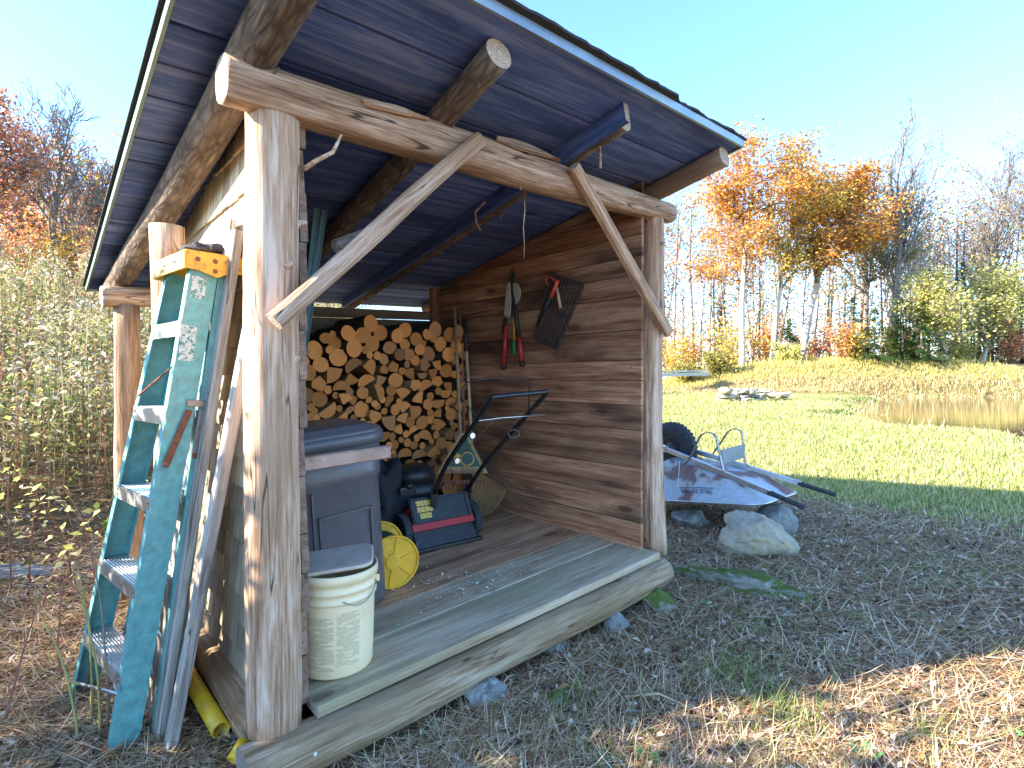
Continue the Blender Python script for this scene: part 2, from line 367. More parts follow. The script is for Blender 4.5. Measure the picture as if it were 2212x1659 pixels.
M_dgreen = simple('dark_green_paint', (.03, .09, .06), .5, 0, .2, 12)
M_lgreen = simple('green_grip', (.03, .25, .09), .45)
M_card = simple('cardboard_tag', (.40, .27, .13), .8, 0, .2, 15)
M_white = simple('white_paint_print', (.75, .73, .68), .7)
M_post = simple('blue_green_metal_post', (.10, .19, .21), .5, .4, .2, 14)
M_nest = simple('dark_nest_fibre', (.05, .045, .05), .95, 0, .4, 40, bump=.8)
M_leafc = vcol('leaf', .7, .4); M_grass = vcol('grass_blade', .75, .35); M_straw = vcol('dry_straw', .85, .15); M_twig = vcol('twig', .9, 0)
M_barkt = bark('tree_bark', (.10, .085, .075), (.34, .30, .27), .4)
M_barkl = bark('pale_tree_bark', (.34, .31, .27), (.66, .62, .56), .4)

def mat_rock(name, c0, c1, moss=None, mossamt=.5, lich=(.5, .48, .42)):
    m, nt, p, o = newmat(name); b = NB(nt); n1 = b.noise(b.coord((7, 7, 7)), 1, 9, .7); n2 = b.noise(b.coord((38, 38, 38)), 1, 5, .7)
    c = b.ramp(b.math('ADD', b.math('MULTIPLY', n1, .6), b.math('MULTIPLY', n2, .4)), [(.35, c0), (.62, c1)])
    c = b.mix(b.ramp(b.noise(b.coord((13, 13, 13), off=(6, 2, 1)), 1, 7, .7), [(.54, 0.), (.62, .7)]), c, lich)
    if moss:
        g = b.n('NewGeometry'); sx = b.n('SeparateXYZ'); b.link(g.outputs['Normal'], sx.inputs[0])
        f = b.math('MULTIPLY', b.ramp(b.math('ADD', b.noise(b.coord((6, 6, 6), off=(1, 9, 1)), 1, 6, .7), b.math('MULTIPLY', sx.outputs[2], .25)), [(.62-mossamt*.35, 0.), (.72-mossamt*.3, 1.)]), 1.)
        c = b.mix(f, c, b.mix(n2, tuple(x*.5 for x in moss), tuple(x*1.6 for x in moss)))
    b.link(c, p.inputs['Base Color']); p.inputs['Roughness'].default_value = .95; p.inputs['Specular IOR Level'].default_value = .2; b.bump(p, b.math('ADD', n1, b.math('MULTIPLY', n2, .4)), .7, .02); return m
M_rock = mat_rock('grey_rock', (.13, .13, .125), (.32, .32, .30))
M_rockm = mat_rock('mossy_rock', (.15, .15, .13), (.34, .34, .31), (.10, .13, .03), .12)
M_moss = mat_rock('moss_cushion', (.08, .08, .05), (.2, .2, .14), (.13, .20, .03), 1.0)
M_rockw = mat_rock('pale_granite', (.24, .20, .15), (.52, .45, .34), None, 0, (.56, .44, .2))  # lichen tone warmed yellow to stand in for a sun patch

def mat_ground():
    m, nt, p, o = newmat('ground_soil_and_grass'); b = NB(nt)
    n0 = b.noise(b.coord((.35, .35, .35), False), 1, 4, .6); n1 = b.noise(b.coord((3.1, 3.1, 3.1), False), 1, 8, .7); n2 = b.noise(b.coord((55, 55, 55), False), 1, 6, .75)
    soil = b.ramp(n2, [(.3, (.08, .045, .026)), (.50, (.27, .165, .095)), (.68, (.52, .37, .24))])
    grass = b.ramp(b.math('ADD', b.math('MULTIPLY', n1, .6), b.math('MULTIPLY', n2, .4)), [(.35, (.10, .13, .03)), (.55, (.24, .26, .07)), (.7, (.40, .35, .14))])
    at_ = b.n('Attribute', attribute_name='Col'); sp = b.n('SeparateColor'); b.link(at_.outputs['Color'], sp.inputs[0])
    f = b.ramp(b.math('ADD', sp.outputs[0], b.math('MULTIPLY', b.math('SUBTRACT', n1, .5), .8)), [(.35, 0.), (.65, 1.)])
    c = b.mix(f, soil, grass); c = b.mix(b.math('MULTIPLY', sp.outputs[1], .9), c, b.ramp(n1, [(.35, (.16, .12, .05)), (.65, (.42, .33, .14))]))
    c = b.mix(b.math('MULTIPLY', sp.outputs[2], 1.), c, b.ramp(n2, [(.3, (.07, .045, .02)), (.7, (.26, .17, .07))]))
    b.link(c, p.inputs['Base Color']); p.inputs['Roughness'].default_value = 1; p.inputs['Specular IOR Level'].default_value = .05
    b.bump(p, b.math('ADD', n1, n2), .8, .03); return m
M_ground = mat_ground()

# ------------------------------------------------------------------ terrain
def sm(t): t = np.clip(t, 0, 1); return t*t*(3-2*t)
def pond_d(x, y):
    """positive inside the pond (metres from shore, roughly)"""
    d1 = x-(7.9+.10*(y-8)+.5*np.sin(y*.9)+.25*np.sin(y*2.3)+np.maximum(0, y-13.5)*.62)
    d2 = (26.3+.04*(x-14)) - y
    d3 = y-6.2-.25*(x-9)*0
    d4 = 60-x
    return np.minimum(np.minimum(d1, d2), np.minimum(d3, d4))
def ground(x, y):
    x = np.asarray(x, float); y = np.asarray(y, float)
    base = .115+.030*x+.016*(y-1.7); base = np.where(base > .5, .5+.25*(base-.5), base); base = np.maximum(base, -.1)
    base = base+.02*np.sin(x*1.7+y)*np.cos(y*1.3)*sm((np.hypot(x, y)-2)/3)
    ratio = x/np.maximum(y, .1)
    hd = -.65*x+.75*y; w = sm((-.02-ratio)/.35)*sm((y+1)/4)
    hill = .27*np.maximum(0, hd-5.2-.0*y); hill = np.where(hill > 4.6, 4.6+.12*(hill-4.6), hill)
    z = base+hill*w
    # bank behind the pond
    u = ratio
    top = np.interp(u, [.2, .30, .40, .48, .60, .70, .95, 1.5], [1.0, 1.05, 1.75, 2.1, 2.32, 2.36, 2.1, 2.0])
    f = sm((y-26.2)/4.2); left = sm((u-.12)/.12)
    z = z*(1-f*left)+f*left*(top+.0*(y-30))
    z = z+.12*np.sin(x*.8)*np.sin(y*.6)*sm((y-14)/8)*(1-f)*.5
    d = pond_d(x, y); k = sm((d+.9)/1.6)
    z = z*(1-k)+(-.25)*k
    # earth banked a little against the shed sill, hollow below its log
    return z
def g1(x, y): return float(ground(x, y))
WATER = .36
rr_ = np.concatenate([np.linspace(.01, 6, 90), 6*np.exp(np.linspace(0, math.log(420/6), 130))[1:]]); an_ = np.linspace(0, 2*PI, 361)[:-1]
RR, AA = np.meshgrid(rr_, an_, indexing='ij'); X = RR*np.sin(AA); Y = RR*np.cos(AA)
Z = ground(X, Y)
V = np.concatenate([[[0, 0, g1(0, 0)]], np.stack([X, Y, Z], -1).reshape(-1, 3)])
nr, na = RR.shape; idx = 1+np.arange(nr*na).reshape(nr, na); i2 = np.roll(idx, -1, 1)
Fq = np.stack([idx[:-1], idx[1:], i2[1:], i2[:-1]], -1).reshape(-1, 4)[:, ::-1]
def lawn_mask(x, y):
    """1 where mown grass grows, 0 in the trampled litter round the shed"""
    s = (x-1.2)*.35+(y-4.7)*.94+.25*np.sin(x*2.1)+.2*np.sin(y*3+x)
    m = sm(s/1.2)*sm((x+.2)/1.0)
    g = np.exp(-(((x-4.6)/1.6)**2+((y-5.2)/1.0)**2)); return np.clip(m+.0*g, 0, 1)
xs, ys = V[:, 0], V[:, 1]
cg = np.zeros((len(V), 3)); cg[:, 0] = lawn_mask(xs, ys); cg[:, 1] = sm((ys-24)/3)*sm((xs/np.maximum(ys, .1)-.2)/.1); cg[:, 2] = np.maximum(sm((ys-32)/3), sm((-.05-xs/np.maximum(ys, .1))/.2)*sm((ys-3)/2))
cg[:, 2] = np.where(ys < 0, 0, cg[:, 2])
gr = fastmesh('ground', V, Fq, M_ground, cg); gr['kind'] = 'structure'
bpyp = gr.data.polygons
gr.data.polygons.foreach_set('use_smooth', [True]*len(bpyp))
# pond water
m, nt, p, o = newmat('pond_water'); b = NB(nt); p.inputs['Base Color'].default_value = (.05, .045, .025, 1); p.inputs['Roughness'].default_value = .04; p.inputs['Specular IOR Level'].default_value = .8
b.bump(p, b.noise(b.coord((1.2, 7, 5), False), 1, 4, .6), .10, .02); M_water = m
pw = mk('pond_water', [(6, 5.5, WATER), (70, 5.5, WATER), (70, 28.5, WATER), (6, 28.5, WATER)], [(0, 1, 2, 3)], M_water); pw['kind'] = 'structure'

M_side = wood('brown_grey_side_board', (.13, .075, .05), (.26, .165, .115), (.38, .26, .19), .8, crack=.3)
M_sideend = wood('sawn_side_board_end', (.16, .09, .06), (.30, .19, .14), (.40, .28, .21), 3, knots=False, crack=.2)
# ------------------------------------------------------------------ the woodshed
shed = thing('woodshed', 'open-fronted woodshed of peeled log posts, weathered boards and a low sloping roof', 'shed', S(1, 1, -.1))
PB = [M_peel, M_endw]
log('post', S(0, 0, -.06), S(0, 0, 1.915), .084, .079, PB, shed, up=-Ax, seg=18, rings=24, amp=.05, bend=.012, sq=.35,
    stubs=[(1.62, 2.9, .03, .011), (1.47, 1.9, .02, .010), (1.18, 2.3, .015, .012), (1.36, 3.4, .008, .010), (.86, 3.6, .006, .010), (.42, 2.6, .006, .008)])
log('post', S(0, 2.155, -.065), S(0, 2.15, 1.95), .078, .064, PB, shed, up=-Ax, seg=16, rings=22, amp=.07, bend=.03, sq=.25, stubs=[(1.8, 1.5, .02, .008), (1.1, 4.2, .008, .008)])
log('post', S(.86, -.125, -.22), S(.86, -.125, 1.70), .070, .064, [M_peel, M_endw], shed, amp=.06, seg=14, rings=14, stubs=[(1.7, 3.4, .01, .01)])
log('post', S(2.06, -.13, -.25), S(2.06, -.13, 1.49), .074, .064, [M_peel, M_endw], shed, amp=.08, seg=14, rings=14)
log('post', S(1.95, 2.10, -.2), S(1.95, 2.10, 1.64), .07, .06, [M_peel, M_endw], shed, seg=12, rings=8)
hp0 = S(-.035, -.150, 1.952); hp1 = S(-.03, 2.29, 1.945)
log('header_beam', hp0, hp1, .068, .056, PB, shed, seg=20, rings=40, amp=.07, bend=.02, sq=.4, belly=.25,
    stubs=[(.62, -1.7, .012, .011), (.95, 3.5, .01, .013), (1.2, -1.5, .03, .007), (1.35, 2.6, .01, .014), (1.75, -1.4, .02, .006), (1.6, 1.3, .02, .009), (2.1, 1.2, .03, .007), (2.2, -1.5, .02, .008), (1.0, 1.5, .03, .006)])
# split slivers of torn wood standing off the header
def sliver(p0, p1, w, t, lift):
    V = []; n = 9; Fc = []
    d = (p1-p0)
    for i in range(n):
        s = i/(n-1); ww = w*(.25+.75*math.sin(PI*min(1, s*1.15+.05)))*(1+.3*noise.noise((s*6, w*90, 2))); z = lift*math.sin(PI*s)
        for (y, zz) in ((-ww/2, 0), (ww/2, 0), (ww/2, t), (-ww/2, t)): V.append((d.length*s, y, zz+z))
    for i in range(n-1):
        for k in range(4): Fc.append((i*4+k, i*4+4+k, i*4+4+(k+1) % 4, i*4+(k+1) % 4))
    Fc += [(0, 1, 2, 3), tuple(range(n*4-4, n*4))[::-1]]
    return V, Fc
for (a0, b0, h0, b1, h1, w, lf) in ((-.098, .86, 2.005, 1.24, 2.0, .045, .006), (-.108, .26, 1.97, .52, 1.985, .03, .006)):
    v, f = sliver(S(a0, b0, h0), S(a0, b1, h1), w, .012, lf); mk('torn_sliver', v, f, M_peel, shed, frame(S(a0, b0, h0), S(a0, b1, h1)-S(a0, b0, h0), -Ax+Ux*.5))
# braces
for (a0, b0, h0, a1, b1, h1, w) in ((-.125, -.035, 1.235, -.13, .745, 1.965, .062), (-.13, 1.305, 1.985, -.10, 2.165, 1.225, .062)):
    v, f = beamVF((S(a0, b0, h0)-S(a1, b1, h1)).length, w, .05, .012, 14, .012, b0*3)
    br_ = mk('brace', v, f, [M_peel, M_endw], shed, frame(S(a0, b0, h0), S(a1, b1, h1)-S(a0, b0, h0), -Ax), [0]*(len(f)-2)+[1, 1])
log('sill_log', S(-.075, -.115, -.112), S(-.125, 2.06, -.108), .080, .074, [M_silllog, M_endw], shed, seg=20, rings=26, amp=.06, bend=.03, flat=.9, stubs=[(.9, 3.3, .004, .010), (1.5, 3.2, .004, .011)])
sc_ = latheVF([(.0, .003), (.006, .002), (.006, 0)], 12, True); mk('screw_cap', *sc_, M_white, shed, frame(S(-.158, .07, -.10), Bx, -Ax))
# side and back sills
log('floor_sill', S(.0, .02, -.14), S(2.0, .02, -.14), .075, .075, [M_silllog, M_endw], shed, seg=12, rings=8)
log('floor_sill', S(-.02, 2.06, -.13), S(2.0, 2.06, -.13), .075, .075, [M_silllog, M_endw], shed, seg=12, rings=8)
# rafters
RB = [M_bark, M_barkend]
def rafter(b0, b1, a0, a1, r0, r1, st=(), mats=RB, **k):
    return log('rafter', S(a0, b0, roofh(a0)-r0-.002), S(a1, b1, roofh(a1)-r1-.002), r0, r1, mats, shed, seg=18, rings=30, amp=k.pop('amp', .045), bend=k.pop('bend', .012), stubs=st, **k)
rafter(-.05, -.165, -.50, 2.47, .066, .062, [(.42, -2.3, .03, .014), (1.35, 2.9, .05, .010), (1.40, 2.7, .03, .008), (1.0, -2.8, .008, .015), (1.75, -1.8, .04, .007)])
rafter(.592, .80, -.43, 2.45, .051, .05, [(.1, -1.2, .02, .006), (.35, -2.0, .03, .005), (1.1, -1.9, .03, .006)])
rafter(1.345, 1.425, -.385, 2.45, .042, .046, [(.06, -1.3, .02, .004), (.9, -2.2, .03, .012), (1.5, -2.1, .02, .010), (1.8, -1.8, .02, .008)])
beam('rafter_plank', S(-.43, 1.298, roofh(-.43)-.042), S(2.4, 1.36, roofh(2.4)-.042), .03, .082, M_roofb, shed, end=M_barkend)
log('rafter', S(-.455, 2.112, roofh(-.455)-.05), S(2.45, 2.19, roofh(2.45)-.05), .05, .05, [M_side, M_barkend], shed, seg=14, rings=20, amp=.05, bend=.015, sq=.5)
log('back_beam', S(2.06, -.25, 1.535), S(2.06, .03, 1.54), .062, .06, PB, shed, seg=14, rings=6, sq=.5)
beam('back_stud', S(1.965, 1.955, 1.0), S(1.965, 1.955, 1.715), .075, .04, M_wallb, shed, up=-Ax)
# roof boards
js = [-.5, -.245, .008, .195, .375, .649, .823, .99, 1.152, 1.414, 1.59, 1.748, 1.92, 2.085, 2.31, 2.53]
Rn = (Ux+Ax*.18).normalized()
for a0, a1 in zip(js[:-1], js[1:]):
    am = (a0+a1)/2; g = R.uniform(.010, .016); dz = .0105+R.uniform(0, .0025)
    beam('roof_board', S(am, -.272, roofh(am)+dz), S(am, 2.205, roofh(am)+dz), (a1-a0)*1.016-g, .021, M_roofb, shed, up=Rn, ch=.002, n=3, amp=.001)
def slab(name, a0, a1, b0, b1, o0, o1, mat):
    V = [S(a, bb, roofh(a)+o) for o in (o0, o1) for a in (a0, a1) for bb in (b0, b1)]
    return mk(name, V, [(0, 1, 3, 2), (4, 6, 7, 5), (0, 4, 5, 1), (2, 3, 7, 6), (0, 2, 6, 4), (1, 5, 7, 3)], mat, shed)
slab('drip_edge', -.512, -.501, -.285, 2.216, -.006, .030, M_metalroof)
slab('drip_edge', -.512, 2.54, -.286, -.275, -.010, .032, M_greenmetal)
slab('drip_edge', -.512, 2.54, 2.208, 2.218, -.006, .030, M_metalroof)
slab('drip_edge', 2.533, 2.543, -.285, 2.216, -.008, .030, M_metalroof)
# asphalt courses with a ragged front edge
nc = 9; wA = 3.09/nc
for i in range(nc):
    a0 = -.535+i*wA; b0 = -.30; V = []; Fc = []; n = 90
    for k in range(n+1):
        bb = -.30+2.535*k/n; e = .012*noise.noise((bb*9, i*3.1, 0))+.006*noise.noise((bb*40, i, 4))+(.018 if (i == 0 and bb > 1.55) else 0)
        lift = .004*noise.noise((bb*6, i, 8))
        for (a, o) in ((a0+e, .033+lift), (a0+wA*1.08, .033), (a0+wA*1.08, .037), (a0+e, .043+lift)): V.append(S(a, bb, roofh(a)+o+.0))
    for k in range(n):
        for q in range(4): Fc.append((k*4+q, k*4+4+q, k*4+4+(q+1) % 4, k*4+(q+1) % 4))
    Fc += [(3, 2, 1, 0), tuple(range(n*4, n*4+4))]
    mk('roof_shingle_course', V, Fc, M_felt, shed)
# floor boards
fj = [-.135, .135, .39, .60, .82, 1.03, 1.25, 1.47, 1.69, 1.9, 2.02]
for i, (a0, a1) in enumerate(zip(fj[:-1], fj[1:])):
    am = (a0+a1)/2; b0 = .107 if i == 0 else .03; b1 = 2.06 if i == 0 else 1.998
    s0 = .03 if i == 0 else 0
    if i == 0: p0, p1, w, mt = S(.035, b0, -.019), S(-.005, 2.03, -.019), .265, M_deck
    elif i == 1: p0, p1, w, mt = S(.2825, b0+.06, -.0195), S(.2625, b1, -.0195), .226, M_deck
    else: p0, p1, w, mt = S(am, b0+.06, -.020), S(am, b1, -.020), (a1-a0)-.004, M_deckin
    beam('floor_board', p0, p1, w, .038, mt, shed, up=Ux, ch=.004, n=8, amp=.0015, end=M_endw)
# right wall boards (inner face at b=2)
rj = [-.02, .149, .289, .461, .676, .819, .96, 1.076, 1.248, 1.438, 1.563, 1.665, 1.79, 1.93, 2.08]
for h0, h1 in zip(rj[:-1], rj[1:]):
    h0 += .002; h1 -= .002; aend = 1.99; pts = [(-.03, h0)]
    top = lambda a: min(h1, roofh(a)-.012)
    if roofh(aend)-.012 < h1:
        ak = (2.086-.012-h1)/.18; a2 = min(aend, (2.086-.012-h0)/.18); pts += [(a2, h0)]
        if a2 >= aend: pts += [(aend, top(aend))]
        if ak > -.03: pts += [(ak, h1), (-.03, h1)]
        else: pts += [(-.03, top(-.03))]
    else: pts += [(aend, h0), (aend, h1), (-.03, h1)]
    t = .02+R.uniform(0, .004)
    V, Fc = prism([(a+.03, h-h0) for a, h in pts], 0, t)
    M = Matrix(((Ax.x, 0, Bx.x, 0), (Ax.y, 0, Bx.y, 0), (0, 1, 0, 0), (0, 0, 0, 1))); M.translation = S(-.03, 1.999+R.uniform(-.002, .002), h0)
    mk('wall_board', V, Fc, M_wallb, shed, M)
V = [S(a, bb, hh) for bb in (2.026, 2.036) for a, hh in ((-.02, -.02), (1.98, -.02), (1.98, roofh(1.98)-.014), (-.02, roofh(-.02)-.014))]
mk('outer_cladding', V, [(0, 1, 2, 3), (7, 6, 5, 4), (0, 3, 7, 4), (1, 5, 6, 2), (0, 4, 5, 1), (3, 2, 6, 7)], M_backb, shed)  # sheet added behind the boards to stop light through their gaps
# corner trim strip beside the far post and nails
for i, h in enumerate(rj[:-2]):
    for q in (.03, .075):
        if q < rj[i+1]-h: 
            V, Fc = latheVF([(0, .001), (.004, .001), (.004, -.002)], 6); mk('nail', V, Fc, M_rust, shed, frame(S(.03+R.uniform(-.008, .008), 1.996, h+q), Ax, -Bx))
# left wall inner boards (their ends show beside the near post)
h = -.02; ends = []
while h < 1.9:
    hh = min(h+R.choice([.10, .13, .145, .16, .19]), 1.93); a0 = -.01+R.uniform(-.012, .01)
    amax = min(1.95, (2.086-.02-hh)/.18)
    if amax > a0+.05: beam('side_board', S(a0, .094+R.uniform(-.004, .004), (h+hh)/2), S(amax, .094, (h+hh)/2), hh-h-.003, .025, M_side, shed, up=Bx, n=2, end=M_side)
    h = hh
# back wall boards up to the open slot under the roof
h = -.02
while h < 1.52:
    hh = min(h+R.choice([.15, .19, .22]), 1.525)
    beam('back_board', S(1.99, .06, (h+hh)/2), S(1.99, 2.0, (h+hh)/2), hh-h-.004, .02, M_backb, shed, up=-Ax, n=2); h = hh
# cedar shingles outside the left wall
h = -.17; row = 0; cnt = 0
while h < 2.0:
    e = .104 if h < 1.3 else .17; a = -.0+R.uniform(-.05, 0)
    while a < 2.10:
        w = R.uniform(.10, .19)*(1 if h < 1.2 else .7); a1 = min(a+w, 2.12); am = (a+a1)/2; a = max(a, .0)
        if a1-a > .03:
            top = min(h+e*1.25, roofh(am)-.02); bot = h+R.uniform(-.004, .004)
            if top-bot > .04:
                beam('shingle', S(am, .012+R.uniform(-.002, .002), bot), S(am, .026, top), a1-a-.005, .009, M_shing, shed, up=-Bx, n=2, ch=.001); cnt += 1
        a = a1
    h += e; row += 1
# sheathing behind the shingles closes the wall
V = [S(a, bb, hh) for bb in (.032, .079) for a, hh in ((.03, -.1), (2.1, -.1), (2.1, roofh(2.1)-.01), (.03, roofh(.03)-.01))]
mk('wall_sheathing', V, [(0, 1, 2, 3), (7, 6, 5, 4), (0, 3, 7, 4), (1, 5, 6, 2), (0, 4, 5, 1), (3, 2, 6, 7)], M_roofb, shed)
# twigs and roots hanging from rafters and braces
tube('hanging_root', [S(.05, 1.16, 1.88), S(.05, 1.165, 1.8), S(.052, 1.157, 1.72), S(.05, 1.162, 1.64), S(.048, 1.158, 1.57)], [.003, .003, .0025, .002, .001], M_peel, shed, 5)
tube('hanging_stub', [S(-.25, 1.345, 2.05), S(-.25, 1.35, 2.02), S(-.25, 1.35, 1.95)], [.005, .004, .006], M_peel, shed, 6)
tube('hanging_root', [S(.35, 1.17, 1.91), S(.38, 1.13, 1.86), S(.36, 1.12, 1.80), S(.35, 1.14, 1.76)], [.006, .005, .004, .002], M_peel, shed, 5)
tube('side_twig', [S(-.04, .09, 1.735), S(-.05, .13, 1.77), S(-.07, .175, 1.80), S(-.08, .20, 1.86)], [.009, .008, .007, .004], M_peel, shed, 7)
v, f, mi = logVF(.11, .03, .022, 10, 8, .4, .02, seed=3)
mk('bark_piece', v, f, [M_bark, M_bark], shed, frame(S(-.11, .17, 1.475), Bx*.8+Ux*.5, -Ax), mi)
print('shingles', cnt)

# ------------------------------------------------------------------ firewood
def fw_round(seed):
    return logVF(.40, 1, 1, 16, 3, .07, 0, seed=seed)
def fw_split(seed, kind):
    rr = random.Random(seed)
    if kind == 'half': an = [PI*i/8 for i in range(9)]; pts = [(math.cos(t)*1.15, math.sin(t)*1.15-.45) for t in an]
    elif kind == 'wedge':
        s = rr.uniform(1.1, 1.7); an = [PI/2-s/2+s*i/5 for i in range(6)]; pts = [(0, -.95)]+[(math.cos(t)*1.75, math.sin(t)*1.75-.95) for t in an]
    else:
        an = sorted(rr.uniform(0, 2*PI) for _ in range(5)); pts = [(math.cos(2*PI*k/5+rr.uniform(-.3, .3))*rr.uniform(.8, 1.15), math.sin(2*PI*k/5+rr.uniform(-.3, .3))*rr.uniform(.8, 1.1)) for k in range(5)]
    n = len(pts); V = []; Fc = []; mi = []
    for i, x in enumerate((0, .13, .27, .40)):
        tw = rr.uniform(-.12, .12); sc = rr.uniform(.93, 1.05)
        for y, z in pts: V.append((x+rr.uniform(-.004, .004), y*sc*math.cos(tw)-z*sc*math.sin(tw), y*sc*math.sin(tw)+z*sc*math.cos(tw)))
    for i in range(3):
        for k in range(n):
            Fc.append((i*n+k, (i+1)*n+k, (i+1)*n+(k+1) % n, i*n+(k+1) % n))
            arc = (kind == 'half' and k < n-1) or (kind == 'wedge' and 0 < k < n-1); mi.append(2 if arc else 0)
    Fc += [tuple(range(n)), tuple(range(3*n, 4*n))[::-1]]; mi += [1, 1]
    return V, Fc, mi
def protoset():
    P = {'round': [], 'half': [], 'wedge': [], 'chunk': []}
    for i in range(8): v, f, mi = fw_round(i*3.3+1); P['round'].append((v, f, mi))
    for k in ('half', 'wedge', 'chunk'):
        for i in range(5): P[k].append(fw_split(i*7+len(k), k))
    return P
PROTO = {}
for k, lst in protoset().items():
    PROTO[k] = []
    for i, (v, f, mi) in enumerate(lst):
        end = M_fend_old if i % 5 == 4 else M_fend
        mats = [M_fbark, end] if k == 'round' else [M_fsplit, end, M_fbark]
        PROTO[k].append(mesh('firewood_log', v, f, mats, mi, smooth=[m == 0 for m in mi] if k == 'round' else False))
def limit(b_): return 1.20 + .28*float(sm((b_-.62)/.45)) + .08*float(sm((b_-1.4)/.3))
placed = []
fr = random.Random(21)
B0, B1 = .45, 1.93
tries = 0
while tries < 3200:
    tries += 1
    h_hint = sum(p[2] for p in placed[-12:])/max(1, len(placed[-12:]))
    small = fr.random() < (.45 if .30 < h_hint < .85 else .2)
    r = fr.uniform(.019, .031) if small else fr.uniform(.036, .058)
    best = None
    for _ in range(26):
        bb = fr.uniform(B0+r, B1-r); hh = r
        for (b2, r2, h2, *_x) in placed:
            dx = abs(bb-b2); rs = (r+r2)*.93
            if dx < rs: hh = max(hh, h2+math.sqrt(rs*rs-dx*dx))
        if best is None or hh < best[1]: best = (bb, hh)
    bb, hh = best
    if hh+r > limit(bb): 
        continue
    kind = 'round' if (small or hh > 1.12 or fr.random() < .38) else fr.choice(['half', 'half', 'wedge', 'wedge', 'chunk'])
    placed.append((bb, r, hh, kind))
nround = 0
KN = {'round': 'round log', 'half': 'half-round split log', 'wedge': 'wedge-shaped split log', 'chunk': 'blocky split log'}
for (bb, r, hh, kind) in sorted(placed, key=lambda q: -q[1]):
    me = fr.choice(PROTO[kind]); o = bpy.data.objects.new('firewood_log', me)
    j = fr.uniform(-.035, .03)+(.0 if hh < 1.15 else -.04*fr.random()); ax = (Ax+Bx*fr.uniform(-.09, .09)+Ux*fr.uniform(-.05, .05))
    M = frame(S(1.50+j, bb, hh), ax, Ux) @ Matrix.Rotation(fr.uniform(0, 2*PI) if kind != 'half' else fr.choice([0, PI, .4, -.5, 2.6, 1.3]), 4, 'X') @ Matrix.Diagonal((1, r*1.04, r*(1.04 if kind != 'round' else fr.uniform(.9, 1.04)), 1))
    zb = ['far left', 'at the left', 'left of centre', 'just left of centre', 'in the centre', 'just right of centre', 'right of centre', 'at the right', 'by the tool handles'][max(0, min(8, int((bb-.48)/.16)))]
    zh = 'top row' if hh > limit(bb)-.12 else ['bottom row', 'second row up', 'third row up', 'fourth row up', 'fifth row up', 'sixth row up', 'seventh row up', 'eighth row up', 'ninth row up', 'tenth row up', 'eleventh row up'][int(hh/.14)]
    sz = 'thin' if r < .028 else 'slim' if r < .035 else 'thickest' if r > .061 else 'thick' if r > .053 else 'middling'
    old = ' with greyed end' if 'aged' in me.materials[1].name else ' with fresh orange end'
    o['label'] = f"{sz} {KN[kind]}{old}, {zh}, {zb}"; o['category'] = 'firewood'; o['group'] = 'firewood logs stacked at the back of the shed'
    put(o, None, M)
print('firewood', len(placed))

# ------------------------------------------------------------------ things inside the shed
def local(root_loc, X, up=Ux): return frame(root_loc, X, up)
def addpart(name, VF, mat, root, M, smooth=False, mi=None):
    V, Fc = VF[:2]; sm_ = [len(f) == 4 for f in Fc] if smooth == 'q' else smooth
    return mk(name, V, Fc, mat, root, M, mi, sm_)
# big slate bin
def rsq(w, d, rc, n=5):
    pts = []
    for cx, cy, a0 in ((w/2-rc, d/2-rc, 0), (-w/2+rc, d/2-rc, PI/2), (-w/2+rc, -d/2+rc, PI), (w/2-rc, -d/2+rc, 1.5*PI)):
        for k in range(n+1): t = a0+PI/2*k/n; pts.append((cx+rc*math.cos(t), cy+rc*math.sin(t)))
    return pts
def loft(secs, cap0=True, cap1=True):
    n = len(secs[0][0]); V = []; Fc = []
    for pts, z in secs: V += [(x, y, z) for x, y in pts]
    for i in range(len(secs)-1):
        for k in range(n): Fc.append((i*n+k, i*n+(k+1) % n, (i+1)*n+(k+1) % n, (i+1)*n+k))
    if cap0: Fc.append(tuple(range(n))[::-1])
    if cap1: Fc.append(tuple(range((len(secs)-1)*n, len(secs)*n)))
    return V, Fc
bc = S(.66, .462, .0)
binr = thing('rubbish_bin', 'large slate-blue plastic bin with rounded lid standing inside by the near post', 'bin', bc)
MB_ = frame(bc, Bx.xy.to_3d()+Vector((0, 0, .0)), (-.03, -.075, 1))
MB_ = Matrix.Translation(bc) @ Matrix.Rotation(math.radians(-4.5), 4, Ax) @ Matrix.Translation(-bc) @ frame(bc, Vector((.738, .675, 0)), Ux)
def sc2(p, f): return [(x*f, y*f) for x, y in p]
base = rsq(.50, .47, .13, 6)
addpart('body', loft([(sc2(base, .93), 0), (sc2(base, .945), .01), (sc2(base, .955), .30), (sc2(base, .965), .575), (sc2(base, 1.0), .585), (sc2(base, 1.01), .62), (sc2(base, 1.0), .63), (sc2(base, 1.03), .745)]), M_bin, binr, MB_, 'q')
addpart('rim', loft([(sc2(base, 1.03), .742), (sc2(base, 1.085), .744), (sc2(base, 1.09), .785), (sc2(base, 1.03), .79)]), M_bin, binr, MB_, 'q')
addpart('lid', loft([(sc2(base, 1.07), .787), (sc2(base, 1.06), .797), (sc2(base, 1.04), .806), (sc2(base, .90), .810), (sc2(base, .88), .822), (sc2(base, .80), .828), (sc2(base, .4), .832)]), M_bin, binr, MB_, 'q')
def panel_frame(y, x0, x1, z0, z1, wd=.008, t=.008):
    return merge(boxVF(x0, x1, y-t, y, z1-wd, z1), boxVF(x0, x0+wd, y-t, y, z0, z1), boxVF(x1-wd, x1, y-t, y, z0, z1))
def shear(VF, k, z0=0): 
    V, Fc = VF; return [(x, y+k*(z-z0), z) for x, y, z in V], Fc
addpart('moulded_panel', shear(panel_frame(-.207, -.10, .145, .02, .46), -.05), M_bin, binr, MB_)
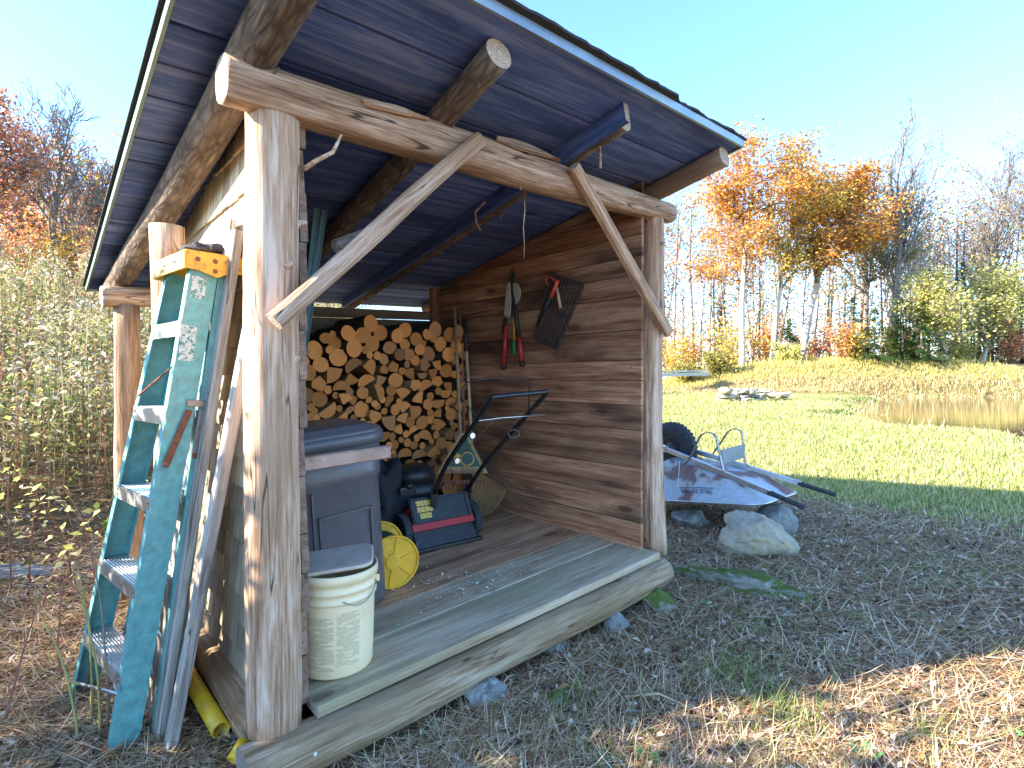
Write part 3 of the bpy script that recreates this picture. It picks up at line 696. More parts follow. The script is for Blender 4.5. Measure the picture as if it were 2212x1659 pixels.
addpart('moulded_panel', [( .215+.05*z+(0 if x > .0 else 0)+(x-.0)*0+x, y, z) for x, y, z in boxVF(0, .009, -.11, .11, .03, .48)[0]] and (
    [(x+.05*z, y, z) for x, y, z in boxVF(.212, .222, -.11, .11, .03, .48)[0]], boxVF(0, 1, 0, 1, 0, 1)[1]), M_bin, binr, MB_)
addpart('ridge', ([(x, y-.05*z, z) for x, y, z in boxVF(-.125, -.118, -.212, -.204, .0, .57)[0]], boxVF(0, 1, 0, 1, 0, 1)[1]), M_bin, binr, MB_)
# wrapped strip across the bin
sa = at(640, 1004, 1.93); sb = at(836, 975, 2.26); sroot = thing('wrapped_strip', 'pinkish brown wrapped strip of wood sticking out in front of the slate bin', 'wooden strip', sa)
V, Fc = beamVF((sb-sa).length, .05, .052, .006, 12, .008, 3); mk('strip', V, Fc, M_copper, sroot, frame(sa, sb-sa, Ux))
tube('string', [sa+(sb-sa)*.45+Vector((0, -.03, .028)), sa+(sb-sa)*.62+Vector((0, -.036, -.004)), sa+(sb-sa)*.72+Vector((0, -.036, .028)), sa+(sb-sa)*.83+Vector((0, -.03, .03))], .0015, M_black, sroot, 5)
# bucket
kb = S(.118, .262, .001); bk = thing('bucket', 'cream five gallon plastic bucket with printed label and loose grey lid', 'bucket', kb)
MK = Matrix.Translation(kb)
M_buck = simple('cream_bucket_plastic', (.88, .70, .43), .42, 0, .05, 5, dirt=(.45, .36, .2), dirt_amt=.22)
prof = [(.0, .003), (.128, .003), (.131, .008), (.1335, .06), (.1395, .255), (.140, .262), (.1465, .264), (.147, .272), (.1415, .276), (.142, .296), (.149, .298), (.1495, .306), (.1435, .31), (.144, .330), (.152, .333), (.1525, .35), (.1515, .365), (.146, .366), (.144, .35), (.137, .25)]
addpart('bucket_body', latheVF(prof, 56), M_buck, bk, MK, True)
m, nt, p, o = newmat('bucket_label_print'); b = NB(nt)
tc = b.n('TexCoord'); sx = b.n('SeparateXYZ'); b.link(tc.outputs['UV'], sx.inputs[0])
def smf(sc, off=0): 
    return b.math('FRACT', b.math('MULTIPLY', sx.outputs[1], sc), 0)
row = b.math('LESS_THAN', smf(44), .55); nz = b.n('TexNoise'); mp = b.n('Mapping'); b.link(tc.outputs['UV'], mp.inputs[0]); mp.inputs['Scale'].default_value = (60, 44, 1); b.link(mp.outputs[0], nz.inputs[0]); nz.inputs['Scale'].default_value = 2.2; nz.inputs['Detail'].default_value = 1
txt = b.math('GREATER_THAN', nz.outputs[0], .44); ink = b.math('MULTIPLY', row, txt)
nz2 = b.n('TexNoise'); mp2 = b.n('Mapping'); b.link(tc.outputs['UV'], mp2.inputs[0]); mp2.inputs['Scale'].default_value = (1.4, 15, 1); b.link(mp2.outputs[0], nz2.inputs[0]); nz2.inputs['Scale'].default_value = 1
ink = b.math('MULTIPLY', ink, b.math('GREATER_THAN', nz2.outputs[0], .43))
c = b.mix(b.math('MULTIPLY', ink, .75), (.88, .70, .43), (.22, .15, .06)); b.link(c, p.inputs['Base Color']); p.inputs['Roughness'].default_value = .5; M_label = m
def label_patch(az0, az1, z0, z1):
    V = []; Fc = []; n = 12
    for k in range(n+1):
        az = az0+(az1-az0)*k/n
        for z in (z0, z1): rr = .1335+(z-.06)*.0308+.0006; V.append((rr*math.cos(az), rr*math.sin(az), z))
    for k in range(n): Fc.append((2*k, 2*k+2, 2*k+3, 2*k+1))
    o = mk('label', V, Fc, M_label, bk, MK); uv = o.data.uv_layers.new(name='UV')
    for poly in o.data.polygons:
        for li in poly.loop_indices:
            vi = o.data.loops[li].vertex_index; uv.data[li].uv = ((vi//2)/n, vi % 2)
fa = math.atan2(-kb.y, -kb.x)   # azimuth towards the camera
label_patch(fa-.95, fa-.06, .035, .225); label_patch(fa+.02, fa+.62, .045, .235)
lidM = MK @ Matrix.Translation((-.008, .0, .374)) @ Matrix.Rotation(.085, 4, (.4, -.9, 0)) @ Matrix.Rotation(.25, 4, 'Z')
lidw = rsq(.285, .245, .045)
addpart('loose_lid', loft([(sc2(lidw, 1), 0), (sc2(lidw, 1.01), .008), (sc2(lidw, .97), .013), (sc2(lidw, .90), .009), (sc2(lidw, .86), .010)]), M_lid, bk, lidM, 'q')
hb = [MK @ Vector((.150*math.cos(fa+1.25), .150*math.sin(fa+1.25), .315))]
for k in range(1, 9):
    t = k/9; az = fa+1.25-2.0*t*.62; hb.append(MK @ Vector((.153*math.cos(az), .153*math.sin(az), .315-.06*math.sin(t*PI*.9))))
addpart('handle_lug', boxVF(-.012, .012, -.006, .006, -.012, .012, .003), M_buck, bk, frame(hb[0], Ux, Vector((math.cos(fa+1.25), math.sin(fa+1.25), 0))))
tube('wire_handle', hb, .0018, M_grst, bk, 6)
# yellow spool
f0 = at(849, 1212, 2.62); f0.z = S(*[0, 0, 0]).z + Bx.z*.75+.131+.0
r0_ = at(815, 1165, 2.92); axs = Vector((r0_.x-f0.x, r0_.y-f0.y, 0)).normalized()
sp = thing('cable_spool', 'yellow plastic cable spool lying on its rim between the bin and mower', 'spool', (f0.x, f0.y, f0.z-.131))
MS = frame(f0, axs.cross(Ux), -axs)
fl = [(0, .004), (.028, .005), (.036, .004), (.04, -.002), (.118, -.002), (.122, .005), (.130, .005), (.131, -.006), (.122, -.010), (0, -.010)]
addpart('flange', latheVF(fl, 48), M_spool, sp, MS, False)
for k in range(6): addpart('spoke_rib', boxVF(.038, .12, -.0025, .0025, -.003, .004), M_spool, sp, MS @ Matrix.Rotation(k*PI/3+.35, 4, 'Z'))
addpart('flange', latheVF(fl, 48), M_spool, sp, MS @ Matrix.Translation((0, 0, -.285)))
addpart('drum', latheVF([(.075, -.28), (.076, -.14), (.075, -.005)], 36), M_spool, sp, MS, True)
addpart('wound_cord', latheVF([(.085, -.25)]+[(.088+.005*(i % 2), -.25+.014*i) for i in range(1, 14)]+[(.085, -.06)], 30), M_dgreen, sp, MS, True)
# a thin offcut lying on the deck
beam('wood_offcut', S(.44, .36, .008), S(.36, .49, .008), .045, .014, M_deck); tag(bpy.data.objects['wood_offcut'], 'small grey-green wood offcut lying on the deck beside the bucket', 'offcut')

# lawn mower (rear towards us)
mo = S(.86, 1.24, 0); mw = thing('lawn_mower', 'black and red push lawn mower parked inside with its folding handle up', 'lawn mower', mo)
rx = Vector((.81, .586, .03)).normalized(); fwd = Vector((-.586, .81, 0)).normalized()
MM = Matrix.Identity(4)
for i, cvec in enumerate((rx, fwd, Ux)):
    for j in range(3): MM[j][i] = cvec[j]
MM.translation = mo+rx*.035+Vector((0, 0, .0))
hw = .22
addpart('deck', loft([(rsq(.46, .56, .10), .06), (rsq(.48, .58, .11), .075), (rsq(.46, .56, .12), .155), (rsq(.34, .42, .12), .195)]), M_red, mw, MM @ Matrix.Translation((0, .40, 0)), 'q')
ramp_ = [(0, 0), (.46, 0)]
def slanted(x0, x1, y0, z0, y1, z1, t):
    d = Vector((0, y1-y0, z1-z0)); n_ = Vector((0, -(z1-z0), (y1-y0))).normalized()*t
    V = []
    for x in (x0, x1):
        for p_ in (Vector((x, y0, z0)), Vector((x, y1, z1))): V += [p_, p_+n_]
    return V, [(0, 1, 3, 2), (4, 6, 7, 5), (0, 4, 5, 1), (2, 3, 7, 6), (0, 2, 6, 4), (1, 5, 7, 3)]
addpart('trailing_flap', slanted(-.20, .20, -.03, .02, .03, .125, .012), M_black, mw, MM)
addpart('flap_lip', boxVF(-.215, .235, -.06, -.02, .01, .028, .006), M_black, mw, MM)
addpart('red_rear_edge', slanted(-.205, .205, .006, .112, .03, .152, .018), M_red, mw, MM)
rd = addpart('rear_door', slanted(-.20, .20, .02, .150, .085, .285, .018), M_black, mw, MM)
def on_door(x0, x1, s0, s1, t):
    y = lambda s: .02+.065*s; z = lambda s: .15+.135*s
    return slanted(x0, x1, y(s0), z(s0), y(s1), z(s1), t)
for VF in (on_door(-.19, .19, .92, .99, .026), on_door(-.19, -.175, .05, .95, .026), on_door(.175, .19, .05, .95, .026), on_door(-.19, .19, .02, .08, .026)): 
    mk('door_rib', [Vector(v)+Vector((0, 0, 0)) for v in VF[0]], VF[1], M_black, rd, MM)
m, nt, p, o = newmat('mower_sticker_yellow'); b = NB(nt); tcx = b.coord((1, 1, 1), False); nzz = b.noise(b.coord((190, 190, 190), False), 1, 2)
c = b.mix(b.ramp(nzz, [(.52, 0.), (.56, .8)]), (.82, .58, .12), (.12, .07, .02)); b.link(c, p.inputs['Base Color']); M_stk = m
for i in range(3):
    for j in range(2 if i < 2 else 1):
        x0 = -.155+j*.052+(0 if i < 2 else .01); VF = on_door(x0, x0+(.049 if i < 2 else .075), .66-.25*i+.012, .88-.25*i, .021); mk('warning_sticker', VF[0], VF[1], M_stk, rd, MM)
addpart('engine_block', loft([(rsq(.25, .27, .07), .19), (rsq(.26, .28, .07), .30), (rsq(.22, .24, .07), .345)]), M_black, mw, MM @ Matrix.Translation((-.03, .36, 0)), 'q')
addpart('engine_cowl', loft([(rsq(.27, .27, .12), .345), (rsq(.28, .28, .13), .40), (rsq(.2, .2, .09), .44), (rsq(.08, .08, .035), .452)]), M_black, mw, MM @ Matrix.Translation((-.03, .36, 0)), 'q')
addpart('fuel_cap', latheVF([(0, .03), (.028, .03), (.03, .0), (0, 0)], 16), M_black, mw, MM @ Matrix.Translation((-.13, .22, .33)), True)
addpart('air_filter', boxVF(-.19, -.08, .2, .32, .24, .34, .015), M_black, mw, MM)
for (wx, wy, wr) in ((.235, .09, .105), (-.235, .09, .105), (.225, .66, .09), (-.225, .66, .09)):
    Mw = MM @ Matrix.Translation((wx, wy, wr+.002)) @ Matrix.Rotation(PI/2, 4, 'Y')
    ty = [(wr*.62, -.022), (wr*.93, -.022), (wr, -.015), (wr, .015), (wr*.93, .022), (wr*.62, .022)]
    wh = addpart('wheel', latheVF(ty, 32), M_rubber, mw, Mw)
    tr = []
    for k in range(28): tr.append(([tuple(Matrix.Rotation(2*PI*k/28, 3, 'Z') @ Vector(v)) for v in boxVF(wr-.004, wr+.004, -.006, .006, -.021, .021)[0]], boxVF(0, 1, 0, 1, 0, 1)[1]))
    v, f = merge(*tr); mk('tread', v, f, M_rubber, wh, Mw)
    v, f = latheVF([(0, .014), (.02, .014), (.025, .008), (wr*.6, .006), (wr*.62, -.01), (0, -.01)], 24); mk('hub', v, f, M_black, wh, Mw)
hl, hr = Vector((-.10, 2.75, 1.275)), Vector((.195, 2.965, 1.295))
al, ar = at(938, 1066, 3.20), at(1003, 1068, 3.42)
ml = at(962, 1005, 3.10); mr2 = at(1047, 1000, 3.22)
tube('handle', [al, ml, hl+(al-hl)*.04, hl, hr, hr+(ar-hr)*.04, mr2, ar], .0135, M_blackp, mw, 12, .10)
b1 = hl+(al-hl)*.22+Vector((0, 0, .01)); b2 = hr+(ar-hr)*.2
tube('bail_wire', [b1, b1+Vector((-.10, .02, .13)), b1+Vector((-.06, .02, .20)), (b1+Vector((-.06, .02, .20)))*.15+(hr+Vector((-.12, -.02, .085)))*.85, hr+Vector((-.10, -.01, .06)), hr+(ar-hr)*.20], .0035, M_black, mw, 6, .05)
tube('drive_bar', [b1+Vector((.0, 0, -.01)), b1+(b2-b1)*.45+Vector((.0, 0, -.005)), b2+Vector((.09, 0, .0))], .004, M_alub, mw, 8)
tube('cable', [b1+(b2-b1)*.35, hl+(al-hl)*.5+Vector((.06, 0, .03)), hl+(al-hl)*.72, at(985, 1030, 3.15)], .0025, M_rust, mw, 6, .1)
tube('cable_loop', [at(1110+12*math.cos(t), 937+9*math.sin(t), 3.05) for t in np.linspace(0, 6.2, 14)], .002, M_grst, mw, 6)
for t in (.36, .62): addpart('clamp_knob', latheVF([(0, .018), (.016, .018), (.02, .0), (0, 0)], 12), M_alub, mw, frame(hl+(al-hl)*t+Vector((.01, -.012, 0)), rx, -fwd))
addpart('handle_bracket', boxVF(-.02, .02, -.01, .02, -.08, .05, .005), M_black, mw, Matrix.Translation(al))
addpart('handle_bracket', boxVF(-.02, .02, -.01, .02, -.08, .05, .005), M_black, mw, Matrix.Translation(ar))
tube('starter_cord', [at(917, 1150, 3.05), at(895, 1190, 2.98), at(872, 1238, 2.92)], .0018, M_grst, mw, 5)
# second dark machine behind it: a bundled tarp
def blob(sx, sy, sz, seed, amp=.2, sub=3, planes=0, nf=2.2):
    bm = bmesh.new(); bmesh.ops.create_icosphere(bm, subdivisions=sub, radius=1); rr = random.Random(seed)
    pl = [(Vector((rr.uniform(-1, 1), rr.uniform(-1, 1), rr.uniform(-.6, 1))).normalized(), rr.uniform(.6, .88)) for _ in range(planes)]
    for v in bm.verts:
        c = v.co.copy()
        for n_, d in pl:
            e = c.dot(n_)-d
            if e > 0: c -= n_*e*.92
        c *= 1+amp*noise.noise(c*nf+Vector((seed*3.1, 0, 0)))+amp*.35*noise.noise(c*nf*3.2+Vector((0, seed, 0)))+(amp*.22*noise.noise(c*nf*9+Vector((0, seed, 5))) if sub > 3 else 0)
        v.co = Vector((c.x*sx, c.y*sy, c.z*sz))
    bm.verts.index_update(); V = [tuple(v.co) for v in bm.verts]; Fc = [tuple(v.index for v in f.verts) for f in bm.faces]; bm.free(); return V, Fc
M_tarp = simple('matt_black_tarp', (.022, .024, .03), .9, 0, .4, 9, bump=.5)
tb = S(1.22, 1.02, .27)
o = mk('tarp_bundle', *blob(.20, .17, .27, 5, .5, 4), M_tarp, None, frame(tb, Ax, Ux), smooth=True); tag(o, 'crumpled black tarp bundle heaped against the firewood behind the mower', 'tarp')

# rakes and tools in the corner
def rake(name, label, top, foot_, headw, ntine, mat_t, mat_h, tl, rad=.011, spread=.75, card=False, grip=None, fan=0):
    top = Vector(top); foot_ = Vector(foot_); d = (foot_-top).normalized(); root = thing(name, label, 'rake', foot_)
    neck = foot_-d*tl
    tube('handle', [top, (top+neck)/2+Vector((.004, 0, 0)), neck], rad, mat_h, root, 8)
    if grip: tube('grip', [top-d*.005, top+d*.26], rad*1.25, grip, root, 10)
    side = (Ax*-1+Bx*.25); side = (side-d*side.dot(d)).normalized(); nrm = d.cross(side)
    addpart('socket', loft([(sc2(rsq(2, 2, .9), rad*1.3), 0), (sc2(rsq(2, 2, .9), rad*1.6), .06)]), mat_t, root, frame(neck-d*.03, side, d))
    for k in range(ntine):
        s = (k/(ntine-1)-.5)*2; th = s*spread+fan
        tip = neck+(d*math.cos(th)+side*math.sin(th))*tl*(1.0-.06*abs(s)); e = tip+nrm*.025+d*.01
        V, Fc = tubeVF([neck, neck+(tip-neck)*.6, tip, e], [.0035, .003, .0025, .002], 4, False); mk('tine', V, Fc, mat_t, root)
    arc = [neck+(d*math.cos(t)+side*math.sin(t))*tl*.48 for t in np.linspace(fan-spread, fan+spread, 12)]
    tube('cross_band', arc, .004, mat_t, root, 5)
    return root, neck, d, side, nrm
M_rustb = simple('brown_rake_tine', (.16, .10, .06), .7, 0, .3, 20)
r1 = rake('leaf_rake', 'tan-tined leaf rake standing head down in the shed corner', at(1003, 690, 4.12), at(1028, 1118, 3.70), .4, 21, M_tine, M_polew, .34, grip=M_black, spread=.55, fan=.42)
r2 = rake('leaf_rake', 'dark brown leaf rake spreading behind the tan-tined rake in the corner', at(993, 680, 4.22), at(1010, 1120, 3.95), .5, 19, M_rustb, M_poleo, .60, spread=.42, fan=.42)
r2[0]['group'] = r1[0]['group'] = 'rakes in the shed corner'
# bow rake with its card
top3 = at(982, 665, 4.05); ft3 = at(998, 1030, 3.62); bw = thing('garden_rake', 'bow rake with short copper-toned teeth and a cardboard tag, pale handle against the firewood', 'rake', ft3)
tube('handle', [top3, at(997, 985, 3.66)], .012, M_polew, bw, 8)
cn = at(1000, 1032, 3.75); ex = (at(1062, 1026, 3.62)-at(942, 1026, 3.62)).normalized()
cardM = frame(at(1000, 990, 3.6), ex, (0, -1, .25)); 
addpart('card_tag', prism([(-.02, .17), (.02, .17), (.17, -.10), (-.17, -.10)], 0, .004), M_card, bw, cardM)
addpart('card_tag_label', prism([(-.015, .15), (.015, .15), (.12, -.055), (-.12, -.055)], .0045, .0065), M_dgreen, bw, cardM)
addpart('card_emblem', latheVF([(0, .010), (.040, .010), (.042, .0085), (.048, .0085), (.048, .006), (0, .006)], 28), M_dgreen, bw, cardM @ Matrix.Translation((.03, -.005, 0)))
addpart('card_emblem_ring', latheVF([(.040, .0105), (.047, .0105), (.047, .008)], 28), M_yel, bw, cardM @ Matrix.Translation((.03, -.005, 0)))
addpart('card_emblem_leaf', latheVF([(0, .009), (.022, .009), (.024, .007)], 18), M_yel, bw, cardM @ Matrix.Translation((-.045, .015, 0)) @ Matrix.Diagonal((1.2, .7, 1, 1)))
addpart('rake_bar', boxVF(-.20, .20, -.008, .008, -.006, .006), M_rust, bw, cardM @ Matrix.Translation((-.01, -.155, .0)))
for k in range(15): addpart('tooth', prism([(-.006, 0), (.006, 0), (.002, -.055), (-.002, -.055)], 0, .004), M_rust, bw, cardM @ Matrix.Translation((-.19+k*.0255, -.158, .0)))
def text_mesh(name, s, size, mat, parent, M, depth=.0006, font=None):
    cu = bpy.data.curves.new(name, 'FONT'); cu.body = s; cu.size = size; cu.extrude = depth; cu.align_x = 'CENTER'; cu.resolution_u = 2
    to = bpy.data.objects.new('tmp', cu); COL.objects.link(to); dg = bpy.context.evaluated_depsgraph_get(); me = bpy.data.meshes.new_from_object(to.evaluated_get(dg)); me.name = name
    bpy.data.objects.remove(to); me.materials.clear(); me.materials.append(mat); return put(bpy.data.objects.new(name, me), parent, M)
text_mesh('tag_lettering', 'Copperhead', .055, M_rust, bw, cardM @ Matrix.Translation((0, -.075, .0065)) @ Matrix.Rotation(PI, 4, 'Z'))
# loppers and other tools hanging on the right wall (b about 1.97)
def HW(a, h, b_=1.972): return S(a, b_, h)
lp = thing('loppers', 'long loppers with two red handles and black tops hanging on the boarded wall', 'loppers', HW(1.04, 1.74))
tube('handle', [HW(1.035, 1.60), HW(1.085, 1.42), HW(1.115, 1.30)], [.010, .013, .014], M_black, lp, 8)
tube('handle', [HW(1.03, 1.60), HW(.985, 1.42), HW(.950, 1.24)], [.010, .015, .016], M_black, lp, 8)
tube('red_grip', [HW(1.087, 1.345), HW(1.113, 1.065)], .0165, M_red, lp, 12); tube('red_grip', [HW(.950, 1.255), HW(.922, 1.085)], .0165, M_red, lp, 12)
tube('end_cap', [HW(1.113, 1.066), HW(1.117, 1.035)], .0175, M_black, lp, 12); tube('end_cap', [HW(.922, 1.088), HW(.918, 1.055)], .0175, M_black, lp, 12)
wallM = Matrix(((Ax.x, 0, -Bx.x, 0), (Ax.y, 0, -Bx.y, 0), (0, 1, 0, 0), (0, 0, 0, 1)))
def WM(a, h, b_=1.985): 
    M = wallM.copy(); M.translation = S(a, b_, h); return M
addpart('blade', prism([(-.012, -.02), (.02, -.02), (.026, .06), (.01, .14), (-.004, .10)], .01, .016), M_iron, lp, WM(1.025, 1.60))
addpart('hook_blade', prism([(-.02, -.02), (.012, -.02), (.0, .09), (-.022, .15), (-.030, .10)], .0, .006), M_iron, lp, WM(1.035, 1.60))
addpart('pivot_bolt', latheVF([(0, .02), (.010, .02), (.012, .0)], 12), M_alub, lp, WM(1.03, 1.60))
hat = thing('canvas_glove', 'pale canvas mitt or cap hung behind the lopper handles', 'glove', HW(1.0, 1.58, 1.99))
addpart('round_half', prism([(.02+.058*math.cos(t), .075*math.sin(t)) for t in np.linspace(0, 2*PI, 20)[:-1]], .004, .012), M_cream, hat, WM(.985, 1.565, 1.99) )
addpart('folded_half', prism([(-.012, .10), (.02, .08), (.035, -.05), (.045, -.13), (.0, -.15), (-.02, -.12), (-.028, 0)], .024, .032), M_cream, hat, WM(1.05, 1.545, 1.99))
ft = thing('garden_fork_tool', 'small tool with a yellow shaft and green grip between the lopper handles', 'hand tool', HW(1.012, 1.36))
tube('shaft', [HW(1.012, 1.42, 1.98), HW(1.010, 1.225, 1.98)], .009, M_spool, ft, 8); tube('grip', [HW(1.010, 1.235, 1.98), HW(1.012, 1.135, 1.98)], .0125, M_lgreen, ft, 10); tube('collar', [HW(1.012, 1.44, 1.98), HW(1.012, 1.40, 1.98)], .010, M_lgreen, ft, 8)
# iron grate: long sides run from (.52,1.605) to (.705,1.20)
gt = thing('iron_grate', 'dark slotted iron grate hanging askew on the boarded wall', 'grate', HW(.62, 1.66))
ang = math.atan2(-.43, .205); GM = WM(.530, 1.405, 1.988) @ Matrix.Rotation(0, 4, 'Z')
c1, c2, c3, c4 = Vector((.655, 1.655)), Vector((.385, 1.545)), Vector((.600, 1.170)), Vector((.815, 1.25))
def gq(s, t): return (c1*(1-s)*(1-t)+c2*s*(1-t)+c3*s*t+c4*(1-s)*t)
def gbar(nm, s0, t0, s1, t1, w):
    p_, q_ = gq(s0, t0), gq(s1, t1); beam(nm, HW(p_.x, p_.y, 1.984), HW(q_.x, q_.y, 1.984), w, .014, M_iron, gt, up=-Bx, ch=.002)
for s in np.linspace(0, 1, 11): gbar('bar' if 0 < s < 1 else 'frame', s, 0, s, 1, .008 if 0 < s < 1 else .014)
for t in (0, .5, 1): gbar('frame' if t != .5 else 'cross_bar', 0, t, 1, t, .02)
pr = thing('pruning_saw', 'folding pruner with an orange-red grip hanging over the iron grate', 'pruner', HW(.60, 1.62, 1.955))
tube('grip', [HW(.575, 1.60, 1.962), HW(.635, 1.50, 1.962)], .014, M_orange, pr, 10); tube('lower_grip', [HW(.635, 1.50, 1.962), HW(.765, 1.33, 1.962)], [.013, .008], M_black, pr, 8)
tube('red_hook', [HW(.60, 1.60, 1.96), HW(.64, 1.635, 1.96), HW(.675, 1.63, 1.96), HW(.68, 1.60, 1.96), HW(.66, 1.585, 1.96)], .005, M_orange, pr, 8, .02)
hd = thing('wooden_hand_tool', 'short brown wooden handle crossing the middle of the iron grate', 'hand tool', HW(.58, 1.55, 1.955))
tube('wooden_handle', [HW(.588, 1.555, 1.965), HW(.555, 1.42, 1.965)], [.009, .011], M_polew, hd, 8); beam('blade', HW(.62, 1.63, 1.965), HW(.585, 1.55, 1.965), .03, .004, M_iron, hd, up=-Bx)
# three metal posts leaning inside by the near post
for i, (u0, v0, u1, v1, Yd) in enumerate(((657, 455, 648, 740, 2.55), (683, 449, 652, 745, 2.6), (700, 452, 660, 730, 2.65))):
    p_ = at(u0, v0, Yd); q_ = at(u1, v1, Yd-.02); q2 = p_+(q_-p_)*2.2
    ob = thing('metal_post', ['leftmost blue-green metal post leaning inside the near corner', 'middle blue-green metal post leaning inside the near corner', 'rightmost blue-green metal post leaning inside the near corner'][i], 'metal post', q2, 'metal posts leaning inside the near corner')
    beam('web', p_, q2, .022, .004, M_post, ob, up=(.3, -1, 0)); beam('flange', p_+Vector((.012, .008, 0)), q2+Vector((.012, .008, 0)), .004, .02, M_post, ob, up=(.3, -1, 0))
# bright offcut on the wall in wood shavings
n = 260; pa = rng.normal(.42, .10, n); pb_ = rng.normal(.98, .20, n); k = rng.random(n) < .5; pa[k] = rng.normal(.27, .05, k.sum()); pb_[k] = rng.normal(1.12, .16, k.sum())
Pp = np.array([tuple(S(a, b2, .004+.004*R.random())) for a, b2 in zip(pa, pb_)])
v, f, c = leaves(Pp, rng.uniform(.008, .026, n), pick([(.72, .66, .52), (.6, .5, .36), (.8, .76, .66)], n), .45, 3, .1)
o = fastmesh('wood_shavings', v, f, M_straw, c, kind='stuff'); tag(o, 'pale wood chips scattered on the deck boards in front of the mower', 'wood chips')

# ------------------------------------------------------------------ stepladder and planks outside the left wall
Lx = Vector((-.76, .65, 0)).normalized(); Nx = Vector((.65, .76, 0)).normalized()
F1 = Vector((-1.385, 1.83, g1(-1.385, 1.83)-.01)); F2 = F1+Lx*.585+Vector((0, 0, .0)); F2.z = g1(F2.x, F2.y)-.01
T1 = at(414, 566, 1.84); T2 = T1+Lx*.27
T1.z = T2.z = T1.z
lad = thing('stepladder', 'green fibreglass stepladder with aluminium steps leaning closed against the shed', 'stepladder', F1)
def crail(name, p0, p1, inward, wd, fl_, t, parent=lad):
    d = (p1-p0); L = d.length; X = d.normalized(); Yv = Nx-X*Nx.dot(X); Yv.normalize(); Zv = X.cross(Yv)
    s = 1 if Zv.dot(inward) > 0 else -1
    sec = [(0, 0), (wd, 0), (wd, s*fl_), (wd-t, s*fl_), (wd-t, s*t), (t, s*t), (t, s*fl_), (0, s*fl_)]
    if s < 0: sec = sec[::-1]
    n = len(sec); V = [(x, y, z) for x in (0, L) for y, z in sec]; Fc = [(k, (k+1) % n, n+(k+1) % n, n+k) for k in range(n)]
    Fc = [f[::-1] for f in Fc]+[tuple(range(n)), tuple(range(n, 2*n))[::-1]]
    M = Matrix.Identity(4)
    for i, cvec in enumerate((X, Yv, Zv)):
        for j in range(3): M[j][i] = cvec[j]
    M.translation = p0; return mk(name, V, Fc, M_green, parent, M)
crail('front_rail', F1, T1, Lx, .088, .032, .004); crail('front_rail', F2, T2, -Lx, .088, .032, .004)
G1 = F1+Nx*.155+Vector((.0, 0, .02)); G2 = F2+Nx*.13; TG1 = T1+Nx*.10+Lx*.012; TG2 = T2+Nx*.10-Lx*.012
G1 = at(330, 1592, 1.93); G1.z = g1(G1.x, G1.y)-.005; TG1 = T1+Nx*.092+Lx*.006
G2 = G1+Lx*.52
crail('rear_rail', G1, TG1, Lx, .055, .028, .0035); crail('rear_rail', G2, TG2, -Lx, .055, .028, .0035)
H_ = T1.z-F1.z
for k in range(1, 6):
    s = (.305*k-.02)/H_; a_ = F1+(T1-F1)*s; b_ = F2+(T2-F2)*s; dd = (b_-a_); L = dd.length; up = Ux
    M = Matrix.Identity(4); X = dd.normalized(); Yv = (Nx-X*Nx.dot(X)).normalized(); Zv = X.cross(Yv)
    if Zv.z < 0: Zv = -Zv
    for i, cvec in enumerate((X, Yv, Zv)):
        for j in range(3): M[j][i] = cvec[j]
    M.translation = a_+X*.004
    sec = [(-.004, -.052), (-.004, .0)]
    for q in range(9): y0 = .004+q*.0095; sec += [(y0, .0), (y0+.002, .003), (y0+.005, .003), (y0+.007, .0)]
    sec += [(.092, 0), (.092, -.03), (.089, -.03), (.089, -.003), (-.001, -.003), (-.001, -.052)]
    n = len(sec); L2 = L-.008; V = [(x, y, z) for x in (0, L2) for y, z in sec]
    Fc = [(q, (q+1) % n, n+(q+1) % n, n+q) for q in range(n)]+[tuple(range(n))[::-1], tuple(range(n, 2*n))]
    st_ = mk('step', V, Fc, M_alu, lad, M)
    for x in (.02, L2-.02):
        for y in (-.015, -.035):
            v, f = latheVF([(0, .003), (.004, .002), (.005, 0)], 8); mk('rivet', v, f, M_grst, st_, M @ Matrix.Translation((x, -.004, y)) @ Matrix.Rotation(PI/2, 4, 'X'))
# diagonal stays under first and fourth step
tube('stay', [F1+(T1-F1)*.79+Lx*.02, F2+(T2-F2)*.73-Lx*.02], .004, M_rust, lad, 6)
tube('stay', [F1+(T1-F1)*.13+Lx*.02, F2+(T2-F2)*.04-Lx*.02], .005, M_alu, lad, 6)
tube('stay', [F1+(T1-F1)*.02+Nx*.05, F1+(T1-F1)*.17+Lx*.15], .005, M_alu, lad, 6)
for s in (.19, .52, .80): tube('rear_brace', [G1+(TG1-G1)*s+Nx*.03, G2+(TG2-G2)*s+Nx*.03], .012, M_alu, lad, 6)
# cap
CM = Matrix.Identity(4)
for i, cvec in enumerate((Nx, Lx, Ux)):
    for j in range(3): CM[j][i] = cvec[j]
CM.translation = T1-Nx*.022-Lx*.012+Vector((0, 0, -.012))
cw = .185; cl = .33
cap = addpart('cap_top', boxVF(.0, cw, 0, cl, .040, .052, .004), M_yel, lad, CM)
pent = [(0, .046), (0, -.012), (.04, -.016), (.095, -.034), (.135, -.016), (.18, -.012), (.188, .0), (.184, .046)]
def vplate(pl, y0, y1): 
    V, Fc = prism(pl, y0, y1); return [(x, z, y) for x, y, z in V], [f[::-1] for f in Fc]
addpart('cap_side', vplate(pent, -.008, .0), M_yel, lad, CM); addpart('cap_side', vplate(pent, cl, cl+.008), M_yel, lad, CM)
addpart('cap_front', boxVF(-.008, .0, -.008, cl+.008, -.014, .046, .002), M_yel, lad, CM); addpart('cap_back', boxVF(cw-.004, cw+.004, 0, cl, .01, .046), M_yel, lad, CM)
